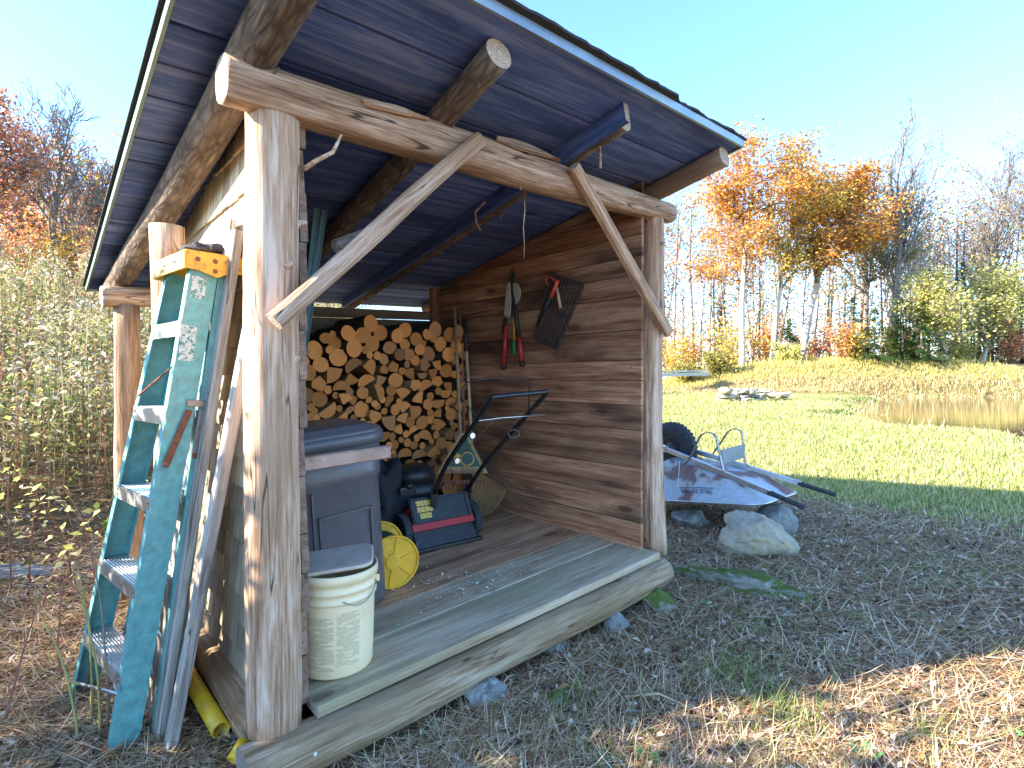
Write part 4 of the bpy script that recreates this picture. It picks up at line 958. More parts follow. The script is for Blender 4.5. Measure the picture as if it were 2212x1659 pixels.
for (x, z) in ((.035, .022), (.09, .022), (.145, .018), (.09, -.012)):
    v, f = latheVF([(0, .004), (.006, .003), (.0085, 0)], 12); mk('rivet', v, f, M_rust, lad, CM @ Matrix.Translation((x, -.008, z)) @ Matrix.Rotation(PI/2, 4, 'X'))
for y in (.07, .17): addpart('cap_slot', boxVF(-.0095, -.007, y, y+.03, .012, .022), M_black, lad, CM)
addpart('bracket', prism([(0, 0), (.05, 0), (.03, -.04)], 0, .003), M_grst, lad, frame(T1+Lx*.2-Vector((0, 0, .02)), Lx, -Nx))
# spreader and rusty arms
FD = None
def onface(u, v, s): # on the near face of the ladder at height fraction s
    n_ = (T1-F1).cross(Nx).normalized(); n_ = n_ if n_.dot(Lx) < 0 else -n_; rv = ray(u, v); c0 = Vector((0, 0, CAMZ)); t = (F1-c0).dot(n_)/rv.dot(n_); return c0+rv*t+n_*.007
sp1 = onface(402, 870, .56); sp2 = onface(456, 872, .56); sp3 = onface(357, 1002, .48); sp4 = onface(436, 885, .55); sp5 = onface(419, 983, .49); sp6 = onface(407, 885, .55)
beam('spreader_plate', sp1-Lx*.004, sp2-Lx*.004, .024, .003, M_grst, lad, up=-Lx)
beam('spreader_arm', sp6-Lx*.002, sp3-Lx*.002, .022, .003, M_rust, lad, up=-Lx)
beam('spreader_arm', sp4-Lx*.002, sp5-Lx*.002, .022, .003, M_grst, lad, up=-Lx)
for q in (sp3, sp5):
    v, f = latheVF([(0, .004), (.008, .003), (.011, 0)], 12); mk('rivet', v, f, M_rust, lad, frame(q-Lx*.004, Nx, -Lx))
# peeling paper stickers
m, nt, p, o = newmat('peeled_label'); b = NB(nt); c = b.mix(b.ramp(b.noise(b.coord((75, 75, 75)), 1, 5, .75), [(.46, 0.), (.5, 1.)]), (.10, .27, .26), (.62, .66, .64)); b.link(c, p.inputs['Base Color']); p.inputs['Roughness'].default_value = .7; M_peeled = m
for (u, v, w, h_, s) in ((428, 620, .05, .075, .93), (404, 740, .052, .125, .80)):
    q = onface(u, v, s); d = (T1-F1).normalized(); V, Fc = prism([(-h_/2, -w/2), (h_/2, -w/2*.9), (h_/2*.95, w/2), (-h_/2, w/2*.8)], 0, .0008); mk('old_label', V, Fc, M_peeled, lad, frame(q+Lx*.006, d, (T1-F1).cross(Nx) if (T1-F1).cross(Nx).dot(Lx) < 0 else -(T1-F1).cross(Nx)))
# nest on the cap
nst = CM @ Vector((.13, .17, .058)); nr_ = thing('bird_nest', 'dark flattened nest-like wad of fibre sitting on the yellow ladder cap', 'nest', nst)
addpart('nest_body', blob(.085, .095, .03, 9, .35, 4), M_nest, nr_, Matrix.Translation(nst+Vector((0, 0, .025))), True)
n = 420; th = rng.uniform(0, 2*PI, n); rd_ = rng.uniform(.3, 1, n)**.5*.095
Pn = np.stack([nst.x+rd_*np.cos(th), nst.y+rd_*np.sin(th)*1.05, nst.z+rng.uniform(-.002, .05, n)*(1.15-rd_/.11)], 1)
v, f, c = ribbons(Pn, th+PI/2+rng.normal(0, .5, n), rng.uniform(1.2, 1.75, n), rng.uniform(.03, .10, n), np.full(n, .0028), rng.normal(0, .8, n), pick([(.10, .09, .09), (.22, .2, .19), (.5, .48, .45), (.06, .05, .05)], n))
fastmesh('nest_fibres', v, f, M_twig, c, parent=nr_, M=Matrix.Identity(4))
# planks leaning on the wall
def plank(name, label, p0, p1, w, t, up, mat=M_greyp, cat='plank', group='planks leaning outside the left wall'):
    o = beam(name, p0, p1, w, t, mat, None, up=up, ch=.004, n=10, amp=.004, end=M_endw); return tag(o, label, cat, group)
def gz(p): p.z = g1(p.x, p.y)-.01; return p
plank('leaning_plank', 'thick brownish grey plank leaning closest to the near post, edge on', gz(at(366, 1608, 1.86)), at(553, 640, 1.83), .05, .036, -Bx)
plank('leaning_plank', 'narrow blue-grey plank leaning against the wide board beside the stepladder', gz(at(342, 1598, 1.92)), at(512, 500, 1.93), .075, .03, -Bx)
plank('leaning_plank', 'wide grey board behind the stepladder, its square top above the others', gz(at(322, 1560, 2.06)), at(484, 482, 2.05), .26, .02, -Bx)
# yellow pipes
def pipe(name, label, p0, p1, r):
    root = thing(name, label, 'pipe', p1, 'yellow drain pipes'); v, f = latheVF([(r, 0), (r, (p1-p0).length), (r*.86, (p1-p0).length), (r*.86, 0)], 24); v2, f2 = v, f
    M = frame(p0, (p1-p0).orthogonal(), (p1-p0)); mk('pipe_wall', v, f+[(k, 72+k, 72+(k+1) % 24, (k+1) % 24) for k in range(24)], M_ypipe, root, M, None, True)
y0 = at(388, 1425, 2.28); y1 = at(478, 1578, 1.88)
pipe('yellow_pipe', 'yellow plastic pipe running out from behind the leaning planks', y0, y1, .030)
pipe('yellow_pipe', 'short yellow pipe end half buried beside the sill log', at(530, 1600, 1.74), at(503, 1634, 1.69)+Vector((0, 0, -.015)), .022)

# ------------------------------------------------------------------ wheelbarrow lying upside down
e1 = Vector((.66, -.75, 0)); e2 = Vector((.75, .66, 0))
Wc = at(1452, 968, 4.70)
wb = thing('wheelbarrow', 'upturned grey wheelbarrow with rusty patches resting on boulders in the grass', 'wheelbarrow', (Wc.x, Wc.y, g1(Wc.x, Wc.y)))
M_tray = None
m, nt, p, o = newmat('grey_tray_paint_with_rust'); b = NB(nt)
big = b.noise(b.coord((3.1, 3.1, 3.1), False, off=(1.3, 2.2, .3)), 1, 3, .5); fine = b.noise(b.coord((40, 40, 40), False), 1, 6, .7)
base_ = b.mix(b.ramp(fine, [(.35, 0.), (.65, 1.)]), (.33, .37, .42), (.50, .53, .57))
rf = b.ramp(b.math('ADD', big, b.math('MULTIPLY', b.math('SUBTRACT', fine, .5), .12)), [(.52, 0.), (.545, .85), (.6, 1.)])
halo = b.ramp(big, [(.47, 0.), (.53, .5)]); c = b.mix(halo, base_, (.45, .36, .26)); c = b.mix(rf, c, b.mix(fine, (.12, .045, .04), (.26, .12, .10)))
b.link(c, p.inputs['Base Color']); p.inputs['Roughness'].default_value = .5; M_tray = m
def WB(s, l, z): return Vector((Wc.x, Wc.y, 0))+e1*s+e2*l+Vector((0, 0, z))
# tray: rim ring at the bottom, tray floor on top (inverted)
def ring(s0, s1, hw0, hw1, z0, z1, rc=.10, n=5):
    pts = []
    c4 = [(s1-rc, hw1-rc, 0), (s0+rc, hw0-rc, PI/2), (s0+rc, -hw0+rc, PI), (s1-rc, -hw1+rc, 1.5*PI)]
    for cx, cy, a0 in c4:
        for k in range(n+1):
            t = a0+PI/2*k/n; s = cx+rc*math.cos(t); l = cy+rc*math.sin(t); f = (s-s0)/(s1-s0); pts.append(WB(s, l, z0+(z1-z0)*f))
    return pts
rings = [ring(-.15, .93, .34, .355, .335, .475, .13), ring(-.135, .915, .325, .34, .350, .488, .12), ring(.02, .72, .23, .27, .66, .585, .10), ring(.06, .66, .20, .24, .685, .605, .09)]
n = len(rings[0]); V = [q for rg in rings for q in rg]; Fc = []
for i in range(3):
    for k in range(n): Fc.append((i*n+k, i*n+(k+1) % n, (i+1)*n+(k+1) % n, (i+1)*n+k))
Fc.append(tuple(range(3*n, 4*n)))
tr_ = mk('tray', V, Fc, M_tray, wb, None, None, [len(f) == 4 for f in Fc]); so_ = tr_.modifiers.new('thick', 'SOLIDIFY'); so_.thickness = .004
tube('tray_rim', rings[0]+[rings[0][0]], .008, M_alu, wb, 6)
# wheel
Mw = frame(Wc, e1, e2) @ Matrix.Identity(4)
def annulus(r0, w0, r1, w1): return [(r0, -w0), (r0+(r1-r0)*.5, -w1*1.05), (r1*.97, -w1*.8), (r1, -w1*.35), (r1, w1*.35), (r1*.97, w1*.8), (r0+(r1-r0)*.5, w1*1.05), (r0, w0)]
wl = addpart('wheel', latheVF(annulus(.105, .03, .225, .045), 44), M_rubber, wb, Mw, True)
tr = []
for k in range(36): 
    for sgn in (-1, 1): tr.append(([tuple(Matrix.Rotation(2*PI*(k+.25*sgn)/36, 3, 'Z') @ Vector(v)) for v in boxVF(.220, .229, -.008, .008, .006*sgn, .034*sgn)[0]], boxVF(0, 1, 0, 1, 0, 1)[1]))
v, f = merge(*tr); mk('tread', v, f, M_rubber, wl, Mw)
v, f = latheVF([(0, .045), (.02, .045), (.022, .03), (.06, .018), (.10, .03), (.108, .03), (.108, -.03), (.10, -.03), (.06, -.018), (.022, -.03), (.02, -.045), (0, -.045)], 32); mk('hub', v, f, M_black, wl, Mw, None, True)
tube('axle', [Wc-e2*.13, Wc+e2*.13], .009, M_grst, wb, 8)
gn, gf = at(1737, 1096, 3.60), at(1806, 1069, 4.00)
hn0 = Wc-e2*.10+Vector((0, 0, .025)); hf0 = Wc+e2*.10+Vector((0, 0, .025))
for a_, b_ in ((hn0-e1*.08, gn), (hf0-e1*.08, gf)):
    d = (b_-a_); L = d.length; d.normalize()
    beam('handle', a_, b_-d*.24, .032, .042, M_alu, wb, ch=.004); tube('grip', [b_-d*.26, b_-d*.20, b_-d*.05, b_], [.021, .0175, .0165, .019], M_rubber, wb, 12)
    addpart('axle_bracket', boxVF(-.03, .03, -.02, .02, -.03, .03, .006), M_alub, wb, frame(a_+d*.08, d, Ux))
# legs: U straps
def strap(name, pts, w, mat):
    pts = round_path(pts, .07, 5); V = []; Fc = []; wv = e2*w/2
    for i, q in enumerate(pts):
        d = (pts[min(i+1, len(pts)-1)]-pts[max(i-1, 0)]).normalized(); nrm = d.cross(e2).normalized()*.003
        V += [q-wv-nrm, q+wv-nrm, q+wv+nrm, q-wv+nrm]
    for i in range(len(pts)-1):
        for k in range(4): Fc.append((i*4+k, i*4+4+k, i*4+4+(k+1) % 4, i*4+(k+1) % 4))
    Fc += [(0, 1, 2, 3), tuple(range(len(V)-4, len(V)))[::-1]]; return mk(name, V, Fc, mat, wb)
strap('leg', [at(1480, 1002, 4.34), at(1488, 994, 4.31), at(1516, 935, 4.15), at(1545, 934, 4.06), at(1563, 1018, 3.99), at(1570, 1024, 3.96)], .030, M_grst)
strap('leg', [at(1528, 988, 4.66), at(1538, 984, 4.60), at(1577, 926, 4.46), at(1602, 928, 4.38), at(1611, 1003, 4.33), at(1618, 1009, 4.30)], .030, M_grst)
pbq = [at(1557, 972, 4.03), at(1608, 959, 4.36), at(1608, 988, 4.36), at(1562, 1003, 4.03)]
M_plate = simple('dull_grey_plate', (.22, .24, .26), .6, .2, .2, 14)
mk('brace_plate', pbq+[q+e1*.006 for q in pbq], [(0, 1, 2, 3), (7, 6, 5, 4), (0, 4, 5, 1), (2, 6, 7, 3), (1, 5, 6, 2), (0, 3, 7, 4)], M_plate, wb)
# raised panel inside the plate
cc_ = sum(pbq, Vector())/4; inn = [cc_+(q-cc_)*.8-e1*.004 for q in pbq]
mk('plate_panel', inn+[q+e1*.003 for q in inn], [(0, 1, 2, 3), (7, 6, 5, 4), (0, 4, 5, 1), (2, 6, 7, 3), (1, 5, 6, 2), (0, 3, 7, 4)], M_plate, wb)
# lettering printed on the tray side, upside down now
P_a = WB(.385, -.335, .405); sideN = None
a0_, a1_ = WB(.2, -.329, .372), WB(.2, -.238, .655); b0_ = WB(.6, -.335, .425)
sx_ = (b0_-a0_).normalized(); sy_ = (a1_-a0_); sy_ = (sy_-sx_*sy_.dot(sx_)).normalized(); sn_ = sx_.cross(sy_)
LM = Matrix.Identity(4)
for i, cvec in enumerate((-sx_, -sy_, sn_)):
    for j in range(3): LM[j][i] = cvec[j]
LM.translation = a0_+sx_*.22+sy_*.105+sn_*.006
M_ink = simple('dark_blue_print', (.03, .06, .10), .6)
text_mesh('lettering', 'TRUE TEMPER', .045, M_ink, wb, LM, .0004)
V, Fc = boxVF(-.15, .15, -.012, -.007, 0, .0006); mk('lettering_bar', V, Fc, M_ink, wb, LM)
tube('cord', [WB(.25, -.29, .70), WB(.255, -.31, .58), WB(.262, -.34, .50), WB(.25, -.35, .42)], .003, M_white, wb, 5)

# ------------------------------------------------------------------ stones
def stone(name, label, c, sx, sy, sz, seed, mat, group=None, cat='rock', planes=6, amp=.22, sub=3, rot=0, sink=.3):
    c = Vector(c); c.z += sz*(1-2*sink) if sink is not None else 0
    o = mk(name, *blob(sx, sy, sz, seed, amp, sub, planes, 1.6), mat, None, Matrix.Translation(c) @ Matrix.Rotation(rot, 4, 'Z'), None, sub > 3 or planes == 0)
    return tag(o, label, cat, group)
def G(x, y): return (x, y, g1(x, y))
stone('boulder', 'flat-topped pale granite boulder under the rear end of the upturned wheelbarrow', G(1.66, 3.66), .27, .24, .17, 3, M_rockw, 'boulders', rot=-.5, sub=5, planes=12, amp=.2, sink=.25)
stone('boulder', 'low pale stone beneath the front rim of the upturned wheelbarrow', G(1.42, 4.30), .15, .13, .08, 8, M_rock, 'boulders', sub=4, planes=6)
stone('boulder', 'grey block standing behind the pale boulder under the wheelbarrow', G(1.98, 4.05), .17, .14, .15, 13, M_rock, 'boulders', sub=4, planes=8)
stone('mossy_ridge', 'long low moss-covered rock beside the far end of the sill log', G(1.28, 3.04), .36, .10, .07, 4, M_rockm, None, 'mossy rock', planes=4, amp=.5, sub=5, rot=-.62, sink=.38)
bl = [((.47, 2.13), .10, .07, .055, 'pale angular stone half buried below the middle of the sill log', M_rock), ((.80, 2.36), .055, .05, .045, 'small stone tucked under the sill log', M_rock),
      ((.98, 2.74), .10, .07, .07, 'grey-green stone under the far end of the sill log', M_rockm), ((.76, 2.58), .075, .06, .055, 'rough stone second from the far end of the sill log', M_rock),
      ((.15, 2.03), .07, .05, .045, 'flat stone near the spool side under the sill log', M_rock), ((.25, 1.98), .10, .06, .03, 'low stone flush with the litter in front of the sill log', M_rock)]
pos = [at(1050, 1490, 1)]
def gpix(u, v):
    r = ray(u, v); t = 1.25/(-r.z)
    for _ in range(12): p_ = Vector((0, 0, CAMZ))+r*t; t = (CAMZ-g1(p_.x, p_.y))/(-r.z)
    return Vector((0, 0, CAMZ))+r*t
for i, (u, v, sx, sy, sz, lb, mt, ro) in enumerate([
    (1047, 1500, .085, .055, .045, 'pale angular stone in the litter just below the middle of the sill log', M_rock, .5),
    (1195, 1392, .050, .04, .038, 'small grey stone touching the sill log, third from its far end', M_rock, .2),
    (1330, 1345, .062, .055, .05, 'rough grey stone below the sill log, second from its far end', M_rock, .9),
    (1425, 1300, .085, .06, .055, 'greenish lichened stone at the far end of the sill log', M_rockm, .3),
    (1200, 1505, .035, .03, .025, 'little mossy stone in the litter right of the pale angular stone', M_rockm, 1.),
    (1105, 1420, .04, .03, .025, 'flat stone almost buried under the sill log', M_rock, .4)]):
    q = gpix(u, v+12); stone('foundation_stone', lb, q, sx*1.1, sy*1.1, sz*1.25, 20+i, mt, 'stones along the sill log', 'stone', rot=ro, sub=4, planes=7, amp=.15, sink=.27)
q = gpix(50, 1155); stone('mossy_mound', 'dark green moss-covered boulder on the leafy slope left of the stepladder', q, .22, .17, .13, 31, M_moss, None, 'mossy rock', planes=0, amp=.25, sub=4, sink=.4)
q = gpix(35, 1240); stone('flat_rock', 'flat grey lichened rock at the left edge below the mossy boulder', q, .28, .16, .05, 33, M_rock, None, 'rock', planes=4, amp=.2, sub=4, sink=.4)
q = gpix(255, 1135); stone('mossy_mound', 'small mossy hump just behind the stepladder', q, .12, .10, .06, 35, M_moss, None, 'mossy rock', planes=0, amp=.3, sub=3, sink=.4)
# shoreline rocks
sh = [(1795, 886, .50, .32, .16, 'dark low rock between the stone pile and the shore boulder'), (1895, 893, .60, .34, .22, 'tan boulder on the pond shore right of the stone pile'), (2015, 915, .62, .30, .17, 'smooth blue-grey boulder at the water edge, largest on the shore'),
      (1462, 838, .85, .5, .34, 'big pale boulder at the foot of the bank beside the far post'), (1520, 842, .5, .4, .25, 'rounded boulder next to the big pale one by the far post'), (1925, 900, .25, .2, .12, 'small stone touching the tan shore boulder'), (1440, 825, .6, .4, .3, 'pale boulder partly hidden behind the far post')]
for i, (u, v, sx, sy, sz, lb) in enumerate(sh):
    q = gpix(u, v); stone('shore_boulder', lb, q, sx, sy, sz, 50+i, M_rockw if i not in (2, 0) else M_rock, 'boulders along the pond shore', 'boulder', planes=5, sub=3, amp=.15, rot=i*.8, sink=.3)
rs = random.Random(5); k = 0
for u in range(1562, 1745, 13):
    for lev in range(3 if u < 1740 else 1):
        uu = u+rs.uniform(-5, 5)+lev*4; q = gpix(uu, 868-2*rs.random()-(uu-1560)*.02); q.z += lev*.17-.05; q.x += rs.uniform(-.1, .1); q.y += rs.uniform(-.1, .3)
        sx = rs.uniform(.18, .33); ttt = ['lowest course', 'middle course', 'top course'][lev]; k += 1
        third = 'left end' if u < 1610 else 'middle' if u < 1680 else 'right end'
        stone('wall_stone', f"{'large' if sx > .27 else 'medium' if sx > .22 else 'small'} stone in the {ttt} at the {third} of the pile by the pond", q, sx, sx*.7, rs.uniform(.07, .13), 80+k, rs.choice([M_rockw, M_rock, M_rockw]), 'stones piled by the pond', 'stone', planes=8, sub=3, amp=.3, rot=rs.uniform(-.8, .8), sink=.2)
# white plank bridge at the left foot of the bank
q0 = at(1425, 803, 26.); q1 = at(1528, 801, 27.5)
pb = thing('plank_bridge', 'pale plank footbridge lying level beside the bank beyond the far post', 'footbridge', q0)
M_pale = wood('bleached_plank', (.45, .42, .38), (.6, .57, .52), (.72, .7, .65), 1.)
beam('deck_plank', q0, q1, .35, .07, M_pale, pb, end=M_endw); beam('deck_plank', q0+Vector((0, .45, 0)), q1+Vector((0, .45, 0)), .35, .07, M_pale, pb); beam('beam', q0+Vector((0, -.1, -.16)), q1+Vector((0, -.1, -.16)), .1, .16, M_rafd if 0 else M_pale, pb)

# ------------------------------------------------------------------ trees
def skeleton(rr, p, d, L, r, depth, P):
    """returns list of segments (p0,p1,r0,r1,level)"""
    out = []; n = P['n'][min(depth, len(P['n'])-1)]; pts = [(p.copy(), r)]; rem = L/n
    for i in range(n):
        d = (d+Vector((rr.gauss(0, 1), rr.gauss(0, 1), rr.gauss(0, 1)))*P['wob'][min(depth, len(P['wob'])-1)]+Vector((0, 0, P['up'] if depth else .02))).normalized()
        q = p+d*rem; r2 = r*(1-P['taper'][min(depth, len(P['taper'])-1)]/n); out.append((p.copy(), q.copy(), r, r2, depth)); p = q; r = r2
        s = (i+1)/n; lo = P['first'] if depth == 0 else .15
        if depth < P['depth'] and s > lo:
            for _ in range(P['kids'][min(depth, len(P['kids'])-1)]):
                if rr.random() < .85:
                    ax = Vector((rr.gauss(0, 1), rr.gauss(0, 1), rr.gauss(0, .3))); ax = (ax-d*ax.dot(d))
                    if ax.length < .01: continue
                    ax.normalize(); an = rr.uniform(*P['ang'])
                    d2 = (d*math.cos(an)+ax*math.sin(an)).normalized(); ll = P['len'][min(depth, len(P['len'])-1)]*L*(1.15-.75*s*(1 if depth == 0 and P.get('cone') else .4))*rr.uniform(.7, 1.1)
                    out += skeleton(rr, p.copy(), d2, ll, r*.55, depth+1, P)
    return out
def segmesh(segs, rmin=.006):
    if not segs: return None
    p0 = np.array([tuple(s[0]) for s in segs]); p1 = np.array([tuple(s[1]) for s in segs]); r0 = np.maximum(np.array([s[2] for s in segs]), rmin); r1 = np.maximum(np.array([s[3] for s in segs]), rmin*.7)
    d = p1-p0; d /= np.linalg.norm(d, axis=1)[:, None]+1e-9; a = np.cross(d, [.31, .17, .93]); a /= np.linalg.norm(a, axis=1)[:, None]+1e-9; b_ = np.cross(d, a)
    k = 5 if r0.max() > .05 else 3; V = []
    for (pp, rr2) in ((p0, r0), (p1, r1)):
        for i in range(k): t = 2*PI*i/k; V.append(pp+(a*math.cos(t)+b_*math.sin(t))*rr2[:, None])
    V = np.stack(V, 1); base_ = np.arange(len(segs))[:, None]*2*k
    F = np.stack([base_+np.array([[i, (i+1) % k, k+(i+1) % k, k+i]]) for i in range(k)], 1).reshape(-1, 4)
    return V.reshape(-1, 3), F
def trunk_mesh(name, segs, mat, root, seg=9):
    pts = [segs[0][0]]+[s[1] for s in segs]; rs_ = [segs[0][2]]+[s[3] for s in segs]; V, Fc = tubeVF(pts, rs_, seg); X = Matrix.Identity(4)
    return mk(name, V, Fc, mat, root, None, None, [len(f) == 4 for f in Fc])
PM = dict(n=[12, 6, 4, 3], wob=[.035, .13, .22, .3], up=.07, taper=[.75, .7, .7, .7], first=.45, depth=3, kids=[2, 2, 1], ang=(.45, 1.0), len=[.42, .5, .55])
PBARE = dict(n=[12, 7, 5, 3], wob=[.03, .10, .18, .25], up=.09, taper=[.8, .75, .7, .7], first=.40, depth=3, kids=[2, 2, 2], ang=(.3, .7), len=[.50, .55, .5])
PTHIN = dict(n=[9, 4, 3], wob=[.025, .15, .2], up=.08, taper=[.8, .8], first=.45, depth=2, kids=[2, 2], ang=(.4, .9), len=[.22, .5])
PBUSH = dict(n=[8, 6, 4, 3], wob=[.08, .16, .22, .3], up=.10, taper=[.75, .7, .7, .7], first=.08, depth=3, kids=[3, 2, 1], ang=(.25, .9), len=[.70, .55, .5])
CL = {'orange': [(.62, .30, .06), (.70, .38, .07), (.55, .22, .05), (.66, .45, .10), (.45, .16, .05)], 'red': [(.56, .24, .15), (.62, .30, .17), (.50, .20, .14), (.66, .42, .20)], 'gold': [(.66, .48, .10), (.60, .40, .08), (.52, .42, .10)], 'olive': [(.32, .30, .08), (.42, .33, .09), (.25, .25, .06)],  # red leaves lightened to stand in for distance haze
      'yellowgreen': [(.52, .50, .14), (.60, .56, .20), (.40, .42, .10), (.66, .60, .26)], 'conifer': [(.05, .13, .035), (.08, .17, .045), (.12, .20, .05), (.04, .09, .035)], 'pinkish': [(.50, .24, .17), (.44, .20, .14), (.55, .33, .2)]}
def tree(name, label, cat, base, h, r, lean=(0, 0), P=PM, leafcol=None, nleaf=0, lsize=.16, seed=0, mat=None, group='trees round the clearing', minlev=1, spreadl=.42):
    rr = random.Random(seed); mat = mat or M_barkt; base = Vector(base); root = thing(name, label, cat, base, group)
    segs = skeleton(rr, base-Vector((0, 0, .1)), Vector((lean[0], lean[1], 1)).normalized(), h, r, 0, P)
    n0 = P['n'][0]; tseg = [s for s in segs if s[4] == 0]; trunk_mesh('trunk', tseg, mat, root)
    bs = [s for s in segs if s[4] > 0]
    if bs: V, F = segmesh(bs, .012); fastmesh('branches', V, F, M_barkt if leafcol else mat, parent=root)
    if nleaf:
        ends = [s for s in bs if s[4] >= minlev]; ii = rng.integers(0, len(ends), nleaf); t = rng.random(nleaf)[:, None]
        e0 = np.array([tuple(s[0]) for s in ends]); e1_ = np.array([tuple(s[1]) for s in ends]); Pn = e0[ii]*(1-t)+e1_[ii]*t+rng.normal(0, spreadl, (nleaf, 3))*np.array([1, 1, .45])
        v, f, c = leaves(Pn, rng.uniform(.6, 1.3, nleaf)*lsize, pick(CL[leafcol], nleaf, .2), .7, .7); fastmesh('leaves', v, f, M_leafc, c, parent=root)
    return root
def conifer(label, base, h, w, seed=0, dens=1., col='conifer', group='evergreens at the wood edge', cat='spruce tree'):
    rr = random.Random(seed); base = Vector(base); root = thing('spruce_tree', label, cat, base, group)
    V, Fc = tubeVF([base, base+Vector((0, 0, h))], [h*.02, .01], 6); mk('trunk', V, Fc, M_barkt, root)
    vs = []; nb = int(h*30*dens); Pn = []; az = []; tl = []; Ln = []; 
    for i in range(nb):
        s = rr.random()**1.3; z = .06*h+s*h*.93; L = w*(1-s)**.85*rr.uniform(.65, 1.1)+.06; a = rr.uniform(0, 2*PI)
        m_ = int(14+L*34)
        for k in range(m_):
            t = rr.random()**.7; Pn.append((base.x+math.cos(a)*L*t+rr.gauss(0, .05), base.y+math.sin(a)*L*t+rr.gauss(0, .05), base.z+z-.28*L*t+.10*L*t*t+rr.gauss(0, .04))); az.append(a+rr.gauss(0, .8)); tl.append(rr.uniform(1.0, 2.0)); Ln.append(rr.uniform(.10, .24))
    Pn = np.array(Pn); n = len(Pn); v, f, c = ribbons(Pn, np.array(az), np.array(tl), np.array(Ln), np.full(n, .055), np.zeros(n), pick(CL[col], n, .25), 1); fastmesh('needles', v, f, M_leafc, c, parent=root); return root
def base_at(u, v, Y):
    q = at(u, v, Y); q.z = g1(q.x, q.y); return q
def htop(q, v): return CAMZ+(813-v)/1165*q.y-q.z
T_ = [ # u, vbase, Y, vtop, r, leanx, P, leaf, n, size, mat, name, label
 (1603, 785, 31, 300, .20, .005, PM, 'orange', 11000, .18, M_barkl, 'maple_tree', 'tall straight pale-trunked maple with orange crown touching the shed roof tip'),
 (1668, 780, 32, 335, .19, .09, PM, 'gold', 8500, .17, M_barkl, 'maple_tree', 'pale slanting trunk with thin golden leaves, second from the shed'),
 (1730, 775, 33, 300, .24, .12, PM, 'orange', 15000, .19, M_barkl, 'maple_tree', 'broad maple with the densest rusty orange crown behind the bank'),
 (1868, 760, 36, 375, .20, .01, PM, 'olive', 5500, .17, M_barkt, 'maple_tree', 'dark-trunked maple with sparse olive and orange leaves'),
 (1900, 765, 37, 420, .18, .14, PBARE, None, 0, 0, M_barkl, 'bare_tree', 'leafless pale tree leaning right beside the olive-leaved maple'),
 (1925, 760, 34, 235, .27, .10, PBARE, None, 0, 0, M_barkt, 'bare_tree', 'tallest leafless tree with a fan-shaped dark crown against the sky'),
 (2110, 770, 40, 290, .20, .0, PBARE, 'pinkish', 500, .16, M_barkt, 'bare_tree', 'leafless tree right of the tallest one with a few pinkish leaves'),
 (2140, 770, 42, 330, .22, .02, PBARE, None, 0, 0, M_barkt, 'bare_tree', 'dark forked leafless tree near the right edge'),
 (2205, 775, 40, 300, .16, -.02, PBARE, None, 0, 0, M_barkt, 'bare_tree', 'leafless tree cut by the right edge of the picture'),
 (2045, 780, 30.3, 625, .09, .06, PBUSH, 'yellowgreen', 6500, .16, M_barkl, 'willow_shrub_tree', 'bushy yellow-green tree with several pale stems'),
 (2125, 782, 31.3, 610, .10, .06, PBUSH, 'yellowgreen', 7000, .16, M_barkl, 'willow_shrub_tree', 'second bushy yellow-green tree, nearer the right edge'),
 (1455, 780, 38, 420, .11, .0, PTHIN, 'pinkish', 900, .15, M_barkt, 'bare_tree', 'slim tree with faint pinkish leaves just right of the far post'),
 (1500, 778, 40, 400, .12, .03, PTHIN, 'gold', 900, .15, M_barkt, 'bare_tree', 'slim half-bare tree between the far post and the orange maple'),
 (1545, 778, 42, 430, .12, .02, PTHIN, 'orange', 900, .15, M_barkt, 'bare_tree', 'slim half-bare tree just left of the orange maple trunk'),
 (1640, 775, 44, 470, .12, .0, PTHIN, None, 0, 0, M_barkt, 'bare_tree', 'thin bare pole tree between the first two maples'),
 (1790, 772, 46, 500, .13, .0, PTHIN, 'pinkish', 700, .15, M_barkt, 'bare_tree', 'thin tree with pinkish leaves between the rusty maple and the olive one'),
 (1985, 770, 46, 480, .13, .02, PTHIN, None, 0, 0, M_barkt, 'bare_tree', 'thin bare tree behind the evergreen right of the tallest tree'),
 (2060, 772, 46, 430, .14, -.01, PTHIN, None, 0, 0, M_barkt, 'bare_tree', 'thin bare tree rising behind the yellow-green bushes'),
]
for i, (u, vb, Yd, vt, r, lean, P, lf, nl, ls, mt, nm, lb) in enumerate(T_):
    q = base_at(u, vb, Yd); tree(nm, lb, 'tree', q, htop(q, vt)*(.72 if P is PM else .64 if P is PBARE else .9 if P is PTHIN else .8), r, (lean, 0), P, lf, nl, ls, 100+i, mt)
# left wood on the slope
TL = [(105, 560, 20, 300, .13, .05, PBARE, None, 0, .1, 'bare_tree', 'grey forked leafless tree standing tallest left of the roof'),
 (-10, 570, 17, 235, .15, -.02, PM, 'red', 6500, .13, 'maple_tree', 'red-leaved maple at the left edge of the picture'),
 (48, 560, 24, 430, .12, .0, PM, 'red', 2200, .13, 'maple_tree', 'dark-stemmed maple with thin red leaves left of the grey forked tree'),
 (145, 555, 26, 430, .12, .0, PM, 'red', 2200, .13, 'maple_tree', 'red-leaved maple right of the grey forked tree'),
 (215, 560, 22, 400, .13, -.06, PBARE, 'red', 700, .12, 'bare_tree', 'dark crooked tree beside the eave of the roof'),
 (250, 560, 28, 440, .11, .0, PM, 'pinkish', 2500, .13, 'maple_tree', 'maple with pinkish leaves partly hidden by the roof'),
 (180, 560, 30, 400, .12, .02, PTHIN, 'gold', 1500, .13, 'maple_tree', 'pale slim tree with golden leaves at the back of the left wood'),
 (75, 560, 30, 420, .12, 0, PTHIN, 'orange', 1800, .13, 'maple_tree', 'slim orange-leaved tree far back in the left wood')]
